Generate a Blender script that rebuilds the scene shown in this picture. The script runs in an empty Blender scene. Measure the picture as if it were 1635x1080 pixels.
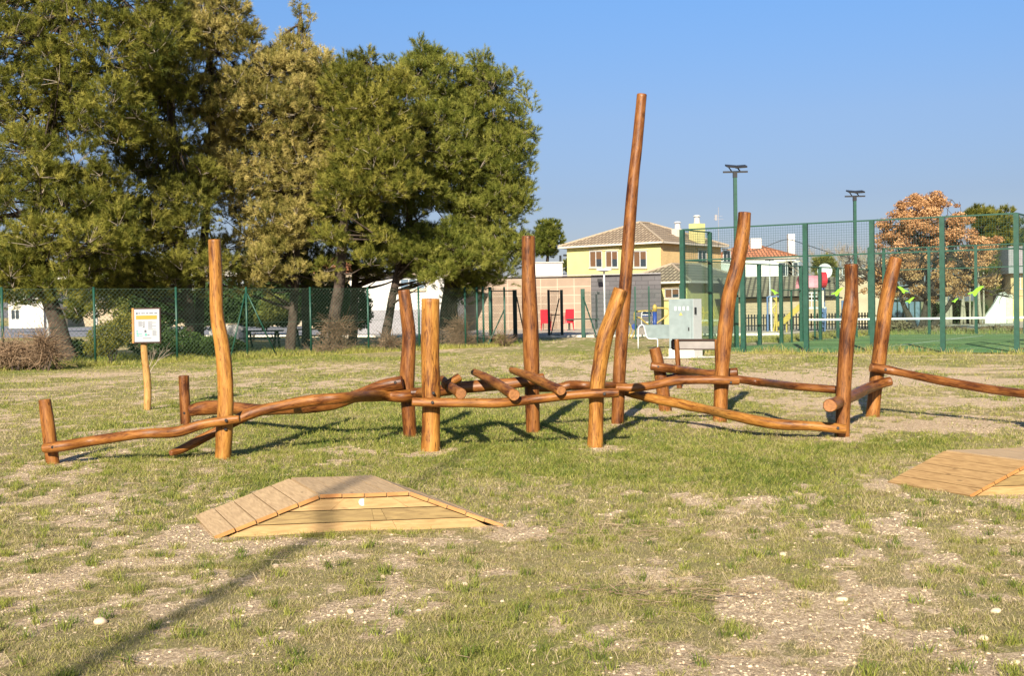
import bpy, math, random
import numpy as np
from mathutils import Vector, Matrix, Quaternion

R = math.radians
scene = bpy.context.scene
col = scene.collection
random.seed(7)

# ------------------------------------------------------------------ camera
CAM_H, FPX, PW, PH = 1.55, 1850.0, 1635.0, 1080.0
PITCH, ROLL = math.atan(48.0 / FPX), 0.0175
cam_d = bpy.data.cameras.new("camera")
cam = bpy.data.objects.new("camera", cam_d)
col.objects.link(cam)
cam.location = (0, 0, CAM_H)
cam_d.sensor_width = 36.0
cam_d.lens = 36.0 * FPX / PW
cam_d.clip_start, cam_d.clip_end = 0.1, 3000
CAMM = Matrix.Rotation(math.pi / 2 - PITCH, 3, 'X') @ Matrix.Rotation(-ROLL, 3, 'Z')
cam.rotation_euler = CAMM.to_euler()
scene.camera = cam

# ------------------------------------------------------------------ sky, sun, exposure
SUN_EL, SUN_AZ = R(28), R(191)          # azimuth clockwise from +Y; the sun stands behind the camera
world = bpy.data.worlds.new("World")
scene.world = world
world.use_nodes = True
wn = world.node_tree
bgn = wn.nodes["Background"]
skyn = wn.nodes.new("ShaderNodeTexSky")
skyn.sky_type = 'NISHITA'
skyn.sun_disc = False
skyn.sun_elevation, skyn.sun_rotation = SUN_EL, SUN_AZ
skyn.air_density, skyn.dust_density, skyn.ozone_density = 1.0, 0.6, 4.0
wtc = wn.nodes.new("ShaderNodeTexCoord")
wsx = wn.nodes.new("ShaderNodeSeparateXYZ")
wrp = wn.nodes.new("ShaderNodeValToRGB")
wel = wrp.color_ramp.elements
wel[0].position, wel[0].color = 0.0, (0.60, 0.54, 0.66, 1)
wel[1].position, wel[1].color = 0.5, (0.95, 1.0, 1.0, 1)
for wp, wc in ((0.09, (0.66, 0.60, 0.69, 1)), (0.157, (0.80, 0.76, 0.84, 1)), (0.25, (0.82, 0.96, 1.12, 1))):
    we = wel.new(wp)
    we.color = wc
wmx = wn.nodes.new("ShaderNodeMixRGB")
wmx.blend_type = 'MULTIPLY'
wmx.inputs[0].default_value = 1.0
wn.links.new(wtc.outputs["Generated"], wsx.inputs[0])
wn.links.new(wsx.outputs[2], wrp.inputs[0])
wn.links.new(skyn.outputs[0], wmx.inputs[1])
wn.links.new(wrp.outputs[0], wmx.inputs[2])
wn.links.new(wmx.outputs[0], bgn.inputs[0])
bgn.inputs[1].default_value = 0.06
sd = bpy.data.lights.new("sun", 'SUN')
sd.energy, sd.angle, sd.color = 5.0, R(0.5), (1.0, 0.90, 0.74)
sun = bpy.data.objects.new("sun", sd)
col.objects.link(sun)
sdir = Vector((math.sin(SUN_AZ) * math.cos(SUN_EL), math.cos(SUN_AZ) * math.cos(SUN_EL), math.sin(SUN_EL)))
sun.rotation_euler = (-sdir).to_track_quat('-Z', 'Y').to_euler()
sun.location = sdir * 60
scene.view_settings.view_transform = 'Standard'
scene.view_settings.look = 'None'
scene.view_settings.exposure = 1.10
scene.view_settings.gamma = 1.0
scene.cycles.max_bounces = 6
scene.cycles.transparent_max_bounces = 16
scene.cycles.caustics_reflective = False
scene.cycles.caustics_refractive = False


def ray(px, py):
    d = Vector(((px - PW / 2) / FPX, -(py - PH / 2) / FPX, -1.0))
    return CAMM @ d


def W(px, py, D):
    """world point seen at photo pixel px,py that stands D metres ahead"""
    r = ray(px, py)
    return Vector((0, 0, CAM_H)) + r * (D / r.y)


def G(px, py, z=0.0):
    r = ray(px, py)
    t = (z - CAM_H) / r.z
    return Vector((0, 0, CAM_H)) + r * t


def at_line(px, A, B):
    """point of the ground line A-B in the column px (near the horizon)"""
    r = ray(px, 520)
    k = r.x / r.y
    d = B - A
    t = (k * A.y - A.x) / (d.x - k * d.y)
    return A + d * t


# ------------------------------------------------------------------ materials
def new_mat(name):
    m = bpy.data.materials.new(name)
    m.use_nodes = True
    nt = m.node_tree
    return m, nt, nt.nodes["Principled BSDF"]


def mat(name, color, rough=0.7, metal=0.0, var=0.12, scale=6.0, bump=0.0, spec=0.3, coord='Object', bscale=None, dirt=None):
    m, nt, b = new_mat(name)
    tc = nt.nodes.new("ShaderNodeTexCoord")
    n = nt.nodes.new("ShaderNodeTexNoise")
    n.inputs["Scale"].default_value = scale
    n.inputs["Detail"].default_value = 6
    nt.links.new(tc.outputs[coord], n.inputs["Vector"])
    ramp = nt.nodes.new("ShaderNodeValToRGB")
    c = Vector(color)
    e = ramp.color_ramp.elements
    e[0].position, e[1].position = 0.3, 0.7
    e[0].color = (*[max(0, x * (1 - var)) for x in c], 1)
    e[1].color = (*[min(1, x * (1 + var)) for x in c], 1)
    nt.links.new(n.outputs[0], ramp.inputs[0])
    out = ramp.outputs[0]
    if dirt:
        n2 = nt.nodes.new("ShaderNodeTexNoise")
        n2.inputs["Scale"].default_value = scale * 0.23
        n2.inputs["Detail"].default_value = 8
        nt.links.new(tc.outputs[coord], n2.inputs["Vector"])
        mr = nt.nodes.new("ShaderNodeMapRange")
        mr.inputs[1].default_value, mr.inputs[2].default_value = 0.5, 0.72
        nt.links.new(n2.outputs[0], mr.inputs[0])
        mx = nt.nodes.new("ShaderNodeMixRGB")
        mx.inputs[2].default_value = (*dirt, 1)
        nt.links.new(mr.outputs[0], mx.inputs[0])
        nt.links.new(out, mx.inputs[1])
        out = mx.outputs[0]
    nt.links.new(out, b.inputs["Base Color"])
    b.inputs["Roughness"].default_value = rough
    b.inputs["Metallic"].default_value = metal
    b.inputs["Specular IOR Level"].default_value = spec
    if bump:
        bp = nt.nodes.new("ShaderNodeBump")
        bp.inputs["Strength"].default_value = bump
        bp.inputs["Distance"].default_value = 0.02
        if bscale:
            n3 = nt.nodes.new("ShaderNodeTexNoise")
            n3.inputs["Scale"].default_value = bscale
            n3.inputs["Detail"].default_value = 4
            nt.links.new(tc.outputs[coord], n3.inputs["Vector"])
            nt.links.new(n3.outputs[0], bp.inputs["Height"])
        else:
            nt.links.new(n.outputs[0], bp.inputs["Height"])
        nt.links.new(bp.outputs[0], b.inputs["Normal"])
    return m


def tile_mat(name, c1, c2, mortar, bw, bh, ms=0.03, axis='XZ', rough=0.75, offset=0.5, bump=0.3):
    """courses laid with the brick texture over generated wall coordinates (UV in metres)"""
    m, nt, b = new_mat(name)
    uv = nt.nodes.new("ShaderNodeUVMap")
    br = nt.nodes.new("ShaderNodeTexBrick")
    br.offset = offset
    br.inputs["Color1"].default_value = (*c1, 1)
    br.inputs["Color2"].default_value = (*c2, 1)
    br.inputs["Mortar"].default_value = (*mortar, 1)
    br.inputs["Scale"].default_value = 1.0
    br.inputs["Brick Width"].default_value = bw
    br.inputs["Row Height"].default_value = bh
    br.inputs["Mortar Size"].default_value = ms
    br.inputs["Bias"].default_value = 0.0
    nt.links.new(uv.outputs[0], br.inputs["Vector"])
    n = nt.nodes.new("ShaderNodeTexNoise")
    n.inputs["Scale"].default_value = 1.3
    n.inputs["Detail"].default_value = 8
    nt.links.new(uv.outputs[0], n.inputs["Vector"])
    mr = nt.nodes.new("ShaderNodeMapRange")
    mr.inputs[3].default_value, mr.inputs[4].default_value = 0.75, 1.2
    nt.links.new(n.outputs[0], mr.inputs[0])
    hs = nt.nodes.new("ShaderNodeHueSaturation")
    nt.links.new(br.outputs[0], hs.inputs["Color"])
    nt.links.new(mr.outputs[0], hs.inputs["Value"])
    nt.links.new(hs.outputs[0], b.inputs["Base Color"])
    b.inputs["Roughness"].default_value = rough
    bp = nt.nodes.new("ShaderNodeBump")
    bp.inputs["Strength"].default_value = bump
    bp.inputs["Distance"].default_value = 0.02
    bp.invert = True
    nt.links.new(br.outputs[1], bp.inputs["Height"])
    nt.links.new(bp.outputs[0], b.inputs["Normal"])
    return m


def wood_log_mat(name, light, mid, dark, rough=0.3):
    """varnished round log; the 'grain' attribute runs along each log"""
    m, nt, b = new_mat(name)
    L = nt.links
    at = nt.nodes.new("ShaderNodeAttribute")
    at.attribute_name = "grain"
    mp = nt.nodes.new("ShaderNodeMapping")
    mp.inputs["Scale"].default_value = (1, 1, 0.14)
    L.new(at.outputs["Vector"], mp.inputs[0])
    n1 = nt.nodes.new("ShaderNodeTexNoise")
    n1.inputs["Scale"].default_value = 34
    n1.inputs["Detail"].default_value = 9
    n1.inputs["Roughness"].default_value = 0.72
    n1.inputs["Distortion"].default_value = 0.9
    L.new(mp.outputs[0], n1.inputs["Vector"])
    n2 = nt.nodes.new("ShaderNodeTexNoise")
    n2.inputs["Scale"].default_value = 4.5
    n2.inputs["Detail"].default_value = 5
    mp2 = nt.nodes.new("ShaderNodeMapping")
    mp2.inputs["Scale"].default_value = (1.6, 1.6, 0.5)
    L.new(at.outputs["Vector"], mp2.inputs[0])
    L.new(mp2.outputs[0], n2.inputs["Vector"])
    ad = nt.nodes.new("ShaderNodeMath")
    ad.operation = 'MULTIPLY_ADD'
    ad.inputs[1].default_value = 0.55
    L.new(n1.outputs[0], ad.inputs[0])
    ml = nt.nodes.new("ShaderNodeMath")
    ml.operation = 'MULTIPLY'
    ml.inputs[1].default_value = 0.45
    L.new(n2.outputs[0], ml.inputs[0])
    L.new(ml.outputs[0], ad.inputs[2])
    rp = nt.nodes.new("ShaderNodeValToRGB")
    e = rp.color_ramp.elements
    e[0].position, e[0].color = 0.40, (*dark, 1)
    e[1].position, e[1].color = 0.60, (*light, 1)
    x = e.new(0.48)
    x.color = (*mid, 1)
    L.new(ad.outputs[0], rp.inputs[0])
    # knots
    vo = nt.nodes.new("ShaderNodeTexVoronoi")
    vo.inputs["Scale"].default_value = 3.2
    mp3 = nt.nodes.new("ShaderNodeMapping")
    mp3.inputs["Scale"].default_value = (1, 1, 0.6)
    L.new(at.outputs["Vector"], mp3.inputs[0])
    L.new(mp3.outputs[0], vo.inputs["Vector"])
    mr = nt.nodes.new("ShaderNodeMapRange")
    mr.inputs[1].default_value, mr.inputs[2].default_value = 0.05, 0.13
    mr.inputs[3].default_value, mr.inputs[4].default_value = 0.7, 0.0
    L.new(vo.outputs["Distance"], mr.inputs[0])
    mx = nt.nodes.new("ShaderNodeMixRGB")
    mx.inputs[2].default_value = (*[c * 0.45 for c in dark], 1)
    L.new(mr.outputs[0], mx.inputs[0])
    L.new(rp.outputs[0], mx.inputs[1])
    # long drying cracks
    mpc = nt.nodes.new("ShaderNodeMapping")
    mpc.inputs["Scale"].default_value = (1, 1, 0.055)
    L.new(at.outputs["Vector"], mpc.inputs[0])
    nc = nt.nodes.new("ShaderNodeTexNoise")
    nc.inputs["Scale"].default_value = 30
    nc.inputs["Detail"].default_value = 3
    L.new(mpc.outputs[0], nc.inputs["Vector"])
    sb_ = nt.nodes.new("ShaderNodeMath"); sb_.operation = 'SUBTRACT'; sb_.inputs[1].default_value = 0.56
    L.new(nc.outputs[0], sb_.inputs[0])
    ab_ = nt.nodes.new("ShaderNodeMath"); ab_.operation = 'ABSOLUTE'
    L.new(sb_.outputs[0], ab_.inputs[0])
    mc = nt.nodes.new("ShaderNodeMapRange")
    mc.inputs[1].default_value, mc.inputs[2].default_value = 0.004, 0.016
    mc.inputs[3].default_value, mc.inputs[4].default_value = 0.75, 0.0
    L.new(ab_.outputs[0], mc.inputs[0])
    mxc = nt.nodes.new("ShaderNodeMixRGB")
    mxc.inputs[2].default_value = (*[c * 0.5 for c in dark], 1)
    L.new(mc.outputs[0], mxc.inputs[0])
    L.new(mx.outputs[0], mxc.inputs[1])
    L.new(mxc.outputs[0], b.inputs["Base Color"])
    rr = nt.nodes.new("ShaderNodeMapRange")
    rr.inputs[3].default_value, rr.inputs[4].default_value = rough - 0.08, rough + 0.25
    L.new(n1.outputs[0], rr.inputs[0])
    L.new(rr.outputs[0], b.inputs["Roughness"])
    b.inputs["Specular IOR Level"].default_value = 0.32
    bp = nt.nodes.new("ShaderNodeBump")
    bp.inputs["Strength"].default_value = 0.6
    bp.inputs["Distance"].default_value = 0.008
    L.new(ad.outputs[0], bp.inputs["Height"])
    L.new(bp.outputs[0], b.inputs["Normal"])
    return m


def leaf_mat(name, cols, rough=0.6, trans=0.3):
    """foliage coloured per tuft by the 'tone' attribute"""
    m, nt, b = new_mat(name)
    L = nt.links
    at = nt.nodes.new("ShaderNodeAttribute")
    at.attribute_name = "tone"
    rp = nt.nodes.new("ShaderNodeValToRGB")
    e = rp.color_ramp.elements
    n = len(cols)
    e[0].position, e[0].color = 0, (*cols[0], 1)
    e[1].position, e[1].color = 1, (*cols[-1], 1)
    for i in range(1, n - 1):
        x = e.new(i / (n - 1))
        x.color = (*cols[i], 1)
    L.new(at.outputs["Fac"], rp.inputs[0])
    L.new(rp.outputs[0], b.inputs["Base Color"])
    b.inputs["Roughness"].default_value = rough
    b.inputs["Specular IOR Level"].default_value = 0.2
    tr = nt.nodes.new("ShaderNodeBsdfTranslucent")
    L.new(rp.outputs[0], tr.inputs[0])
    mx = nt.nodes.new("ShaderNodeMixShader")
    mx.inputs[0].default_value = trans
    L.new(b.outputs[0], mx.inputs[1])
    L.new(tr.outputs[0], mx.inputs[2])
    L.new(mx.outputs[0], nt.nodes["Material Output"].inputs[0])
    return m


def glass_mat(name, tint=(0.9, 0.97, 0.95), refl=0.5):
    m, nt, b = new_mat(name)
    L = nt.links
    t = nt.nodes.new("ShaderNodeBsdfTransparent")
    t.inputs[0].default_value = (*tint, 1)
    g = nt.nodes.new("ShaderNodeBsdfGlossy")
    g.inputs["Roughness"].default_value = 0.03
    fr = nt.nodes.new("ShaderNodeFresnel")
    fr.inputs[0].default_value = 1.45
    ml = nt.nodes.new("ShaderNodeMath")
    ml.operation = 'MULTIPLY'
    ml.inputs[1].default_value = refl
    L.new(fr.outputs[0], ml.inputs[0])
    mx = nt.nodes.new("ShaderNodeMixShader")
    L.new(ml.outputs[0], mx.inputs[0])
    L.new(t.outputs[0], mx.inputs[1])
    L.new(g.outputs[0], mx.inputs[2])
    L.new(mx.outputs[0], nt.nodes["Material Output"].inputs[0])
    return m


M = {}
M['log_mid'] = wood_log_mat("log_varnish_honey", (0.40, 0.190, 0.038), (0.245, 0.098, 0.016), (0.080, 0.022, 0.004), 0.42)
M['log_red'] = wood_log_mat("log_varnish_chestnut", (0.255, 0.102, 0.024), (0.138, 0.046, 0.010), (0.042, 0.011, 0.003), 0.34)
M['log_tan'] = wood_log_mat("log_varnish_tan", (0.310, 0.130, 0.026), (0.175, 0.060, 0.011), (0.055, 0.014, 0.003), 0.42)
M['log_pale'] = wood_log_mat("pine_post_pale", (0.42, 0.25, 0.08), (0.33, 0.175, 0.05), (0.17, 0.07, 0.02), 0.5)
M['end'] = mat("log_end_grain", (0.27, 0.115, 0.04), 0.6, var=0.3, scale=40)
M['end_dark'] = mat("log_end_grain_dark", (0.16, 0.06, 0.025), 0.6, var=0.35, scale=40)
M['bolt'] = mat("bolt_steel", (0.06, 0.055, 0.055), 0.4, 0.8, scale=60)
M['green_metal'] = mat("green_powder_coat", (0.010, 0.056, 0.036), 0.45, 0.0, 0.2, 9, spec=0.4, dirt=(0.020, 0.068, 0.048))
M['wire'] = mat("fence_wire_green", (0.075, 0.125, 0.085), 0.5, 0.2, 0.1)
M['wire_dark'] = mat("mesh_wire_green", (0.020, 0.075, 0.055), 0.5, 0.1, 0.1)
M['dark_metal'] = mat("dark_gate_metal", (0.018, 0.035, 0.028), 0.5, 0.0, 0.2)
M['black'] = mat("black_metal", (0.02, 0.02, 0.022), 0.45)
M['galv'] = mat("galvanised_sheet", (0.19, 0.235, 0.235), 0.5, 0.1, 0.12, 5, dirt=(0.25, 0.29, 0.29))
M['white'] = mat("white_plaster", (0.60, 0.575, 0.53), 0.8, 0, 0.05, 1.5, dirt=(0.50, 0.47, 0.42))
M['white_metal'] = mat("white_enamel", (0.56, 0.58, 0.57), 0.4, 0, 0.04)
M['light_metal'] = mat("light_grey_steel", (0.50, 0.53, 0.54), 0.4, 0.3, 0.08)
M['concrete'] = mat("plinth_concrete", (0.48, 0.46, 0.43), 0.9, 0, 0.1, 9, 0.3, dirt=(0.45, 0.42, 0.37))
M['cream'] = mat("yellow_render", (0.53, 0.485, 0.200), 0.85, 0, 0.05, 1.2, dirt=(0.48, 0.43, 0.18))
M['cream_side'] = tile_mat("yellow_brick", (0.68, 0.45, 0.18), (0.60, 0.38, 0.14), (0.62, 0.47, 0.26), 0.26, 0.08, 0.012)
M['soffit'] = mat("eaves_render", (0.52, 0.47, 0.40), 0.8)
M['frame_brown'] = mat("window_surround", (0.66, 0.55, 0.36), 0.7)
M['blind'] = mat("wooden_blind", (0.12, 0.062, 0.03), 0.7, 0, 0.2, 20)
M['alu'] = mat("aluminium_frame", (0.62, 0.62, 0.60), 0.4, 0.4)
M['roof_tile'] = tile_mat("old_roof_tiles", (0.40, 0.31, 0.21), (0.29, 0.215, 0.14), (0.10, 0.07, 0.045), 0.34, 0.62, 0.07, rough=0.9, offset=0.0, bump=1.0)
M['roof_olive'] = tile_mat("mossy_roof_tiles", (0.29, 0.25, 0.16), (0.21, 0.185, 0.12), (0.08, 0.065, 0.042), 0.34, 0.62, 0.07, rough=0.9, offset=0.0, bump=1.0)
M['roof_orange'] = tile_mat("terracotta_tiles", (0.52, 0.21, 0.10), (0.40, 0.15, 0.07), (0.20, 0.075, 0.035), 0.4, 0.7, 0.08, rough=0.9, offset=0.0, bump=1.0)
M['ridge'] = mat("ridge_tiles", (0.33, 0.265, 0.19), 0.85, 0, 0.2, 8)
M['tile_tan'] = tile_mat("tan_cladding", (0.29, 0.215, 0.155), (0.265, 0.19, 0.135), (0.40, 0.32, 0.24), 1.2, 0.6, 0.03, offset=0.0)
M['stone_grey'] = tile_mat("slate_cladding", (0.105, 0.098, 0.102), (0.078, 0.073, 0.078), (0.045, 0.043, 0.046), 0.9, 0.3, 0.02)
M['brick_tan'] = tile_mat("sand_brick", (0.38, 0.30, 0.185), (0.33, 0.255, 0.15), (0.27, 0.22, 0.155), 0.3, 0.1, 0.014)
M['door_green'] = mat("green_door", (0.03, 0.085, 0.07), 0.5)
M['glass'] = glass_mat("court_glass")
M['pane'] = mat("window_pane", (0.03, 0.04, 0.05), 0.12, 0, 0.2, spec=0.6)
M['pane_blue'] = mat("window_pane_sky", (0.12, 0.17, 0.22), 0.15, 0, 0.2, spec=0.6)
M['red'] = mat("red_plastic", (0.50, 0.025, 0.04), 0.4)
M['yellow'] = mat("yellow_paint", (0.43, 0.33, 0.08), 0.4, 0, 0.06)
M['blue'] = mat("blue_paint", (0.025, 0.06, 0.28), 0.4)
M['blue_pale'] = mat("faded_blue_paint", (0.10, 0.16, 0.30), 0.5)
M['pink'] = mat("faded_pink_plastic", (0.52, 0.22, 0.26), 0.5)
M['lime'] = mat("lime_decal", (0.20, 0.50, 0.025), 0.6, 0, 0.03)
M['bark'] = mat("pine_bark", (0.050, 0.036, 0.027), 0.95, 0, 0.5, 9, 0.9, dirt=(0.085, 0.066, 0.052))
M['bark_pale'] = mat("pale_bark", (0.30, 0.25, 0.19), 0.95, 0, 0.3, 9, 0.5)
M['bark_dark'] = mat("oak_bark", (0.055, 0.042, 0.034), 0.95, 0, 0.4, 9, 0.7)
M['pine_green'] = leaf_mat("pine_needles_green", [(0.040, 0.055, 0.008), (0.155, 0.160, 0.022), (0.37, 0.335, 0.070)])
M['pine_dark'] = leaf_mat("pine_needles_dark", [(0.040, 0.052, 0.009), (0.140, 0.145, 0.022), (0.31, 0.285, 0.058)])
M['pine_gold'] = leaf_mat("pine_needles_olive", [(0.065, 0.075, 0.012), (0.27, 0.235, 0.058), (0.56, 0.46, 0.165)])
M['pine_fresh'] = leaf_mat("pine_needles_fresh", [(0.038, 0.055, 0.008), (0.140, 0.160, 0.022), (0.33, 0.325, 0.070)])
M['oak_leaf'] = leaf_mat("dry_oak_leaves", [(0.20, 0.095, 0.038), (0.45, 0.245, 0.105), (0.66, 0.41, 0.205)], 0.7, 0.25)
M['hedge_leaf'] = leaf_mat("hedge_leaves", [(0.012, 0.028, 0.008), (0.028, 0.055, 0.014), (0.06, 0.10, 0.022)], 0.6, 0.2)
M['bush_leaf'] = leaf_mat("bush_leaves", [(0.05, 0.075, 0.015), (0.12, 0.145, 0.03), (0.24, 0.24, 0.06)])
M['twig'] = leaf_mat("dry_twigs", [(0.12, 0.075, 0.045), (0.27, 0.18, 0.11), (0.44, 0.33, 0.22)], 0.9, 0.1)
M['grass'] = leaf_mat("grass_blades", [(0.105, 0.155, 0.026), (0.300, 0.315, 0.056), (0.40, 0.37, 0.105), (0.36, 0.295, 0.140), (0.60, 0.48, 0.30)], 0.65, 0.35)
M['stone'] = mat("limestone_pebbles", (0.50, 0.39, 0.265), 0.95, 0, 0.5, 9)
M['turf'] = mat("court_turf", (0.12, 0.20, 0.065), 0.95, 0, 0.18, 2.0, dirt=(0.16, 0.235, 0.10))
M['line'] = mat("court_line_paint", (0.62, 0.68, 0.60), 0.9)
M['asphalt'] = mat("grey_asphalt", (0.20, 0.20, 0.225), 0.9, 0, 0.12, 0.6)
M['paving'] = mat("beige_paving", (0.44, 0.37, 0.29), 0.9, 0, 0.14, 0.8)
M['kerb'] = mat("kerb_concrete", (0.66, 0.61, 0.52), 0.9, 0, 0.1)
M['tan_wall'] = mat("sandy_render", (0.42, 0.335, 0.225), 0.9, 0, 0.14, 1.5, dirt=(0.42, 0.36, 0.27))
M['orange_wall'] = mat("orange_render", (0.55, 0.36, 0.19), 0.9, 0, 0.1, 1.5)
M['yellow_wall'] = mat("butter_render", (0.58, 0.48, 0.21), 0.9, 0, 0.1, 1.5)
M['plinth_grey'] = mat("grey_plinth", (0.27, 0.26, 0.27), 0.9)
M['table_green'] = mat("green_table", (0.016, 0.05, 0.030), 0.6)
M['panel_back'] = mat("panel_back_grey", (0.26, 0.235, 0.22), 0.6)
M['dark_wood'] = mat("dark_stained_wood", (0.035, 0.014, 0.008), 0.6)
M['white_print'] = mat("printed_sheet", (0.34, 0.355, 0.37), 0.6, 0, 0.03)
M['print_yellow'] = mat("printed_yellow", (0.40, 0.215, 0.03), 0.6, 0, 0.03)
M['print_teal'] = mat("printed_teal", (0.10, 0.30, 0.26), 0.5, 0, 0.05)
M['print_grey'] = mat("printed_grey", (0.13, 0.13, 0.15), 0.5, 0, 0.1)
M['print_dark'] = mat("printed_dark", (0.07, 0.08, 0.10), 0.5)


def board_mat(name, light, dark, axis_scale, rough=0.7):
    m, nt, b = new_mat(name)
    L = nt.links
    uv = nt.nodes.new("ShaderNodeUVMap")
    mp = nt.nodes.new("ShaderNodeMapping")
    mp.inputs["Scale"].default_value = (axis_scale[0], axis_scale[1], 1)
    L.new(uv.outputs[0], mp.inputs[0])
    n1 = nt.nodes.new("ShaderNodeTexNoise")
    n1.inputs["Scale"].default_value = 6
    n1.inputs["Detail"].default_value = 9
    n1.inputs["Distortion"].default_value = 0.8
    L.new(mp.outputs[0], n1.inputs["Vector"])
    rp = nt.nodes.new("ShaderNodeValToRGB")
    e = rp.color_ramp.elements
    e[0].position, e[0].color = 0.32, (*dark, 1)
    e[1].position, e[1].color = 0.68, (*light, 1)
    L.new(n1.outputs[0], rp.inputs[0])
    vo = nt.nodes.new("ShaderNodeTexVoronoi")
    vo.inputs["Scale"].default_value = 4.0
    mp2 = nt.nodes.new("ShaderNodeMapping")
    mp2.inputs["Scale"].default_value = (axis_scale[0] ** 0.5, axis_scale[1] ** 0.5, 1)
    L.new(uv.outputs[0], mp2.inputs[0])
    L.new(mp2.outputs[0], vo.inputs["Vector"])
    mr = nt.nodes.new("ShaderNodeMapRange")
    mr.inputs[1].default_value, mr.inputs[2].default_value = 0.06, 0.15
    mr.inputs[3].default_value, mr.inputs[4].default_value = 0.75, 0.0
    L.new(vo.outputs["Distance"], mr.inputs[0])
    mx = nt.nodes.new("ShaderNodeMixRGB")
    mx.inputs[2].default_value = (*[c * 0.5 for c in dark], 1)
    L.new(mr.outputs[0], mx.inputs[0])
    L.new(rp.outputs[0], mx.inputs[1])
    L.new(mx.outputs[0], b.inputs["Base Color"])
    b.inputs["Roughness"].default_value = rough
    bp = nt.nodes.new("ShaderNodeBump")
    bp.inputs["Strength"].default_value = 0.3
    bp.inputs["Distance"].default_value = 0.004
    L.new(n1.outputs[0], bp.inputs["Height"])
    L.new(bp.outputs[0], b.inputs["Normal"])
    return m


M['deck'] = board_mat("weathered_deck", (0.49, 0.34, 0.185), (0.33, 0.22, 0.115), (1.0, 9.0))
M['deck_warm'] = board_mat("treated_deck", (0.40, 0.25, 0.105), (0.25, 0.145, 0.055), (1.0, 9.0))
M['side_board'] = board_mat("treated_side_boards", (0.42, 0.27, 0.115), (0.30, 0.175, 0.065), (1.0, 9.0))
M['side_dark'] = board_mat("greenish_side_board", (0.27, 0.185, 0.07), (0.17, 0.11, 0.04), (1.0, 9.0))
M['edge_board'] = board_mat("orange_board_edge", (0.46, 0.23, 0.07), (0.31, 0.13, 0.035), (1.0, 3.0))


# ------------------------------------------------------------------ object helpers
def tag(o, label=None, cat=None, group=None, kind=None):
    if label: o["label"] = label
    if cat: o["category"] = cat
    if group: o["group"] = group
    if kind: o["kind"] = kind
    return o


def thing(name, loc, label, cat, group=None):
    o = bpy.data.objects.new(name, None)
    o.empty_display_size = 0.2
    col.objects.link(o)
    o.location = loc
    return tag(o, label, cat, group)


def root_loc(p):
    v = Vector((0, 0, 0))
    while p is not None:
        v += p.location
        p = p.parent
    return v


def copy_tree(o, parent=None):
    c = o.copy()
    col.objects.link(c)
    c.parent = parent
    for ch in [x for x in bpy.data.objects if x.parent == o]:
        copy_tree(ch, c)
    return c


def link_mesh(me, name, parent=None, loc=None):
    o = bpy.data.objects.new(name, me)
    col.objects.link(o)
    if parent is not None:
        o.parent = parent
    elif loc is not None:
        o.location = loc
    return o


def vn1(t):
    i = math.floor(t)
    f = t - i
    f = f * f * (3 - 2 * f)
    h = lambda k: (math.sin(k * 127.1 + 11.7) * 43758.5453) % 1.0
    return h(i) * (1 - f) + h(i + 1) * f


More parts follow.
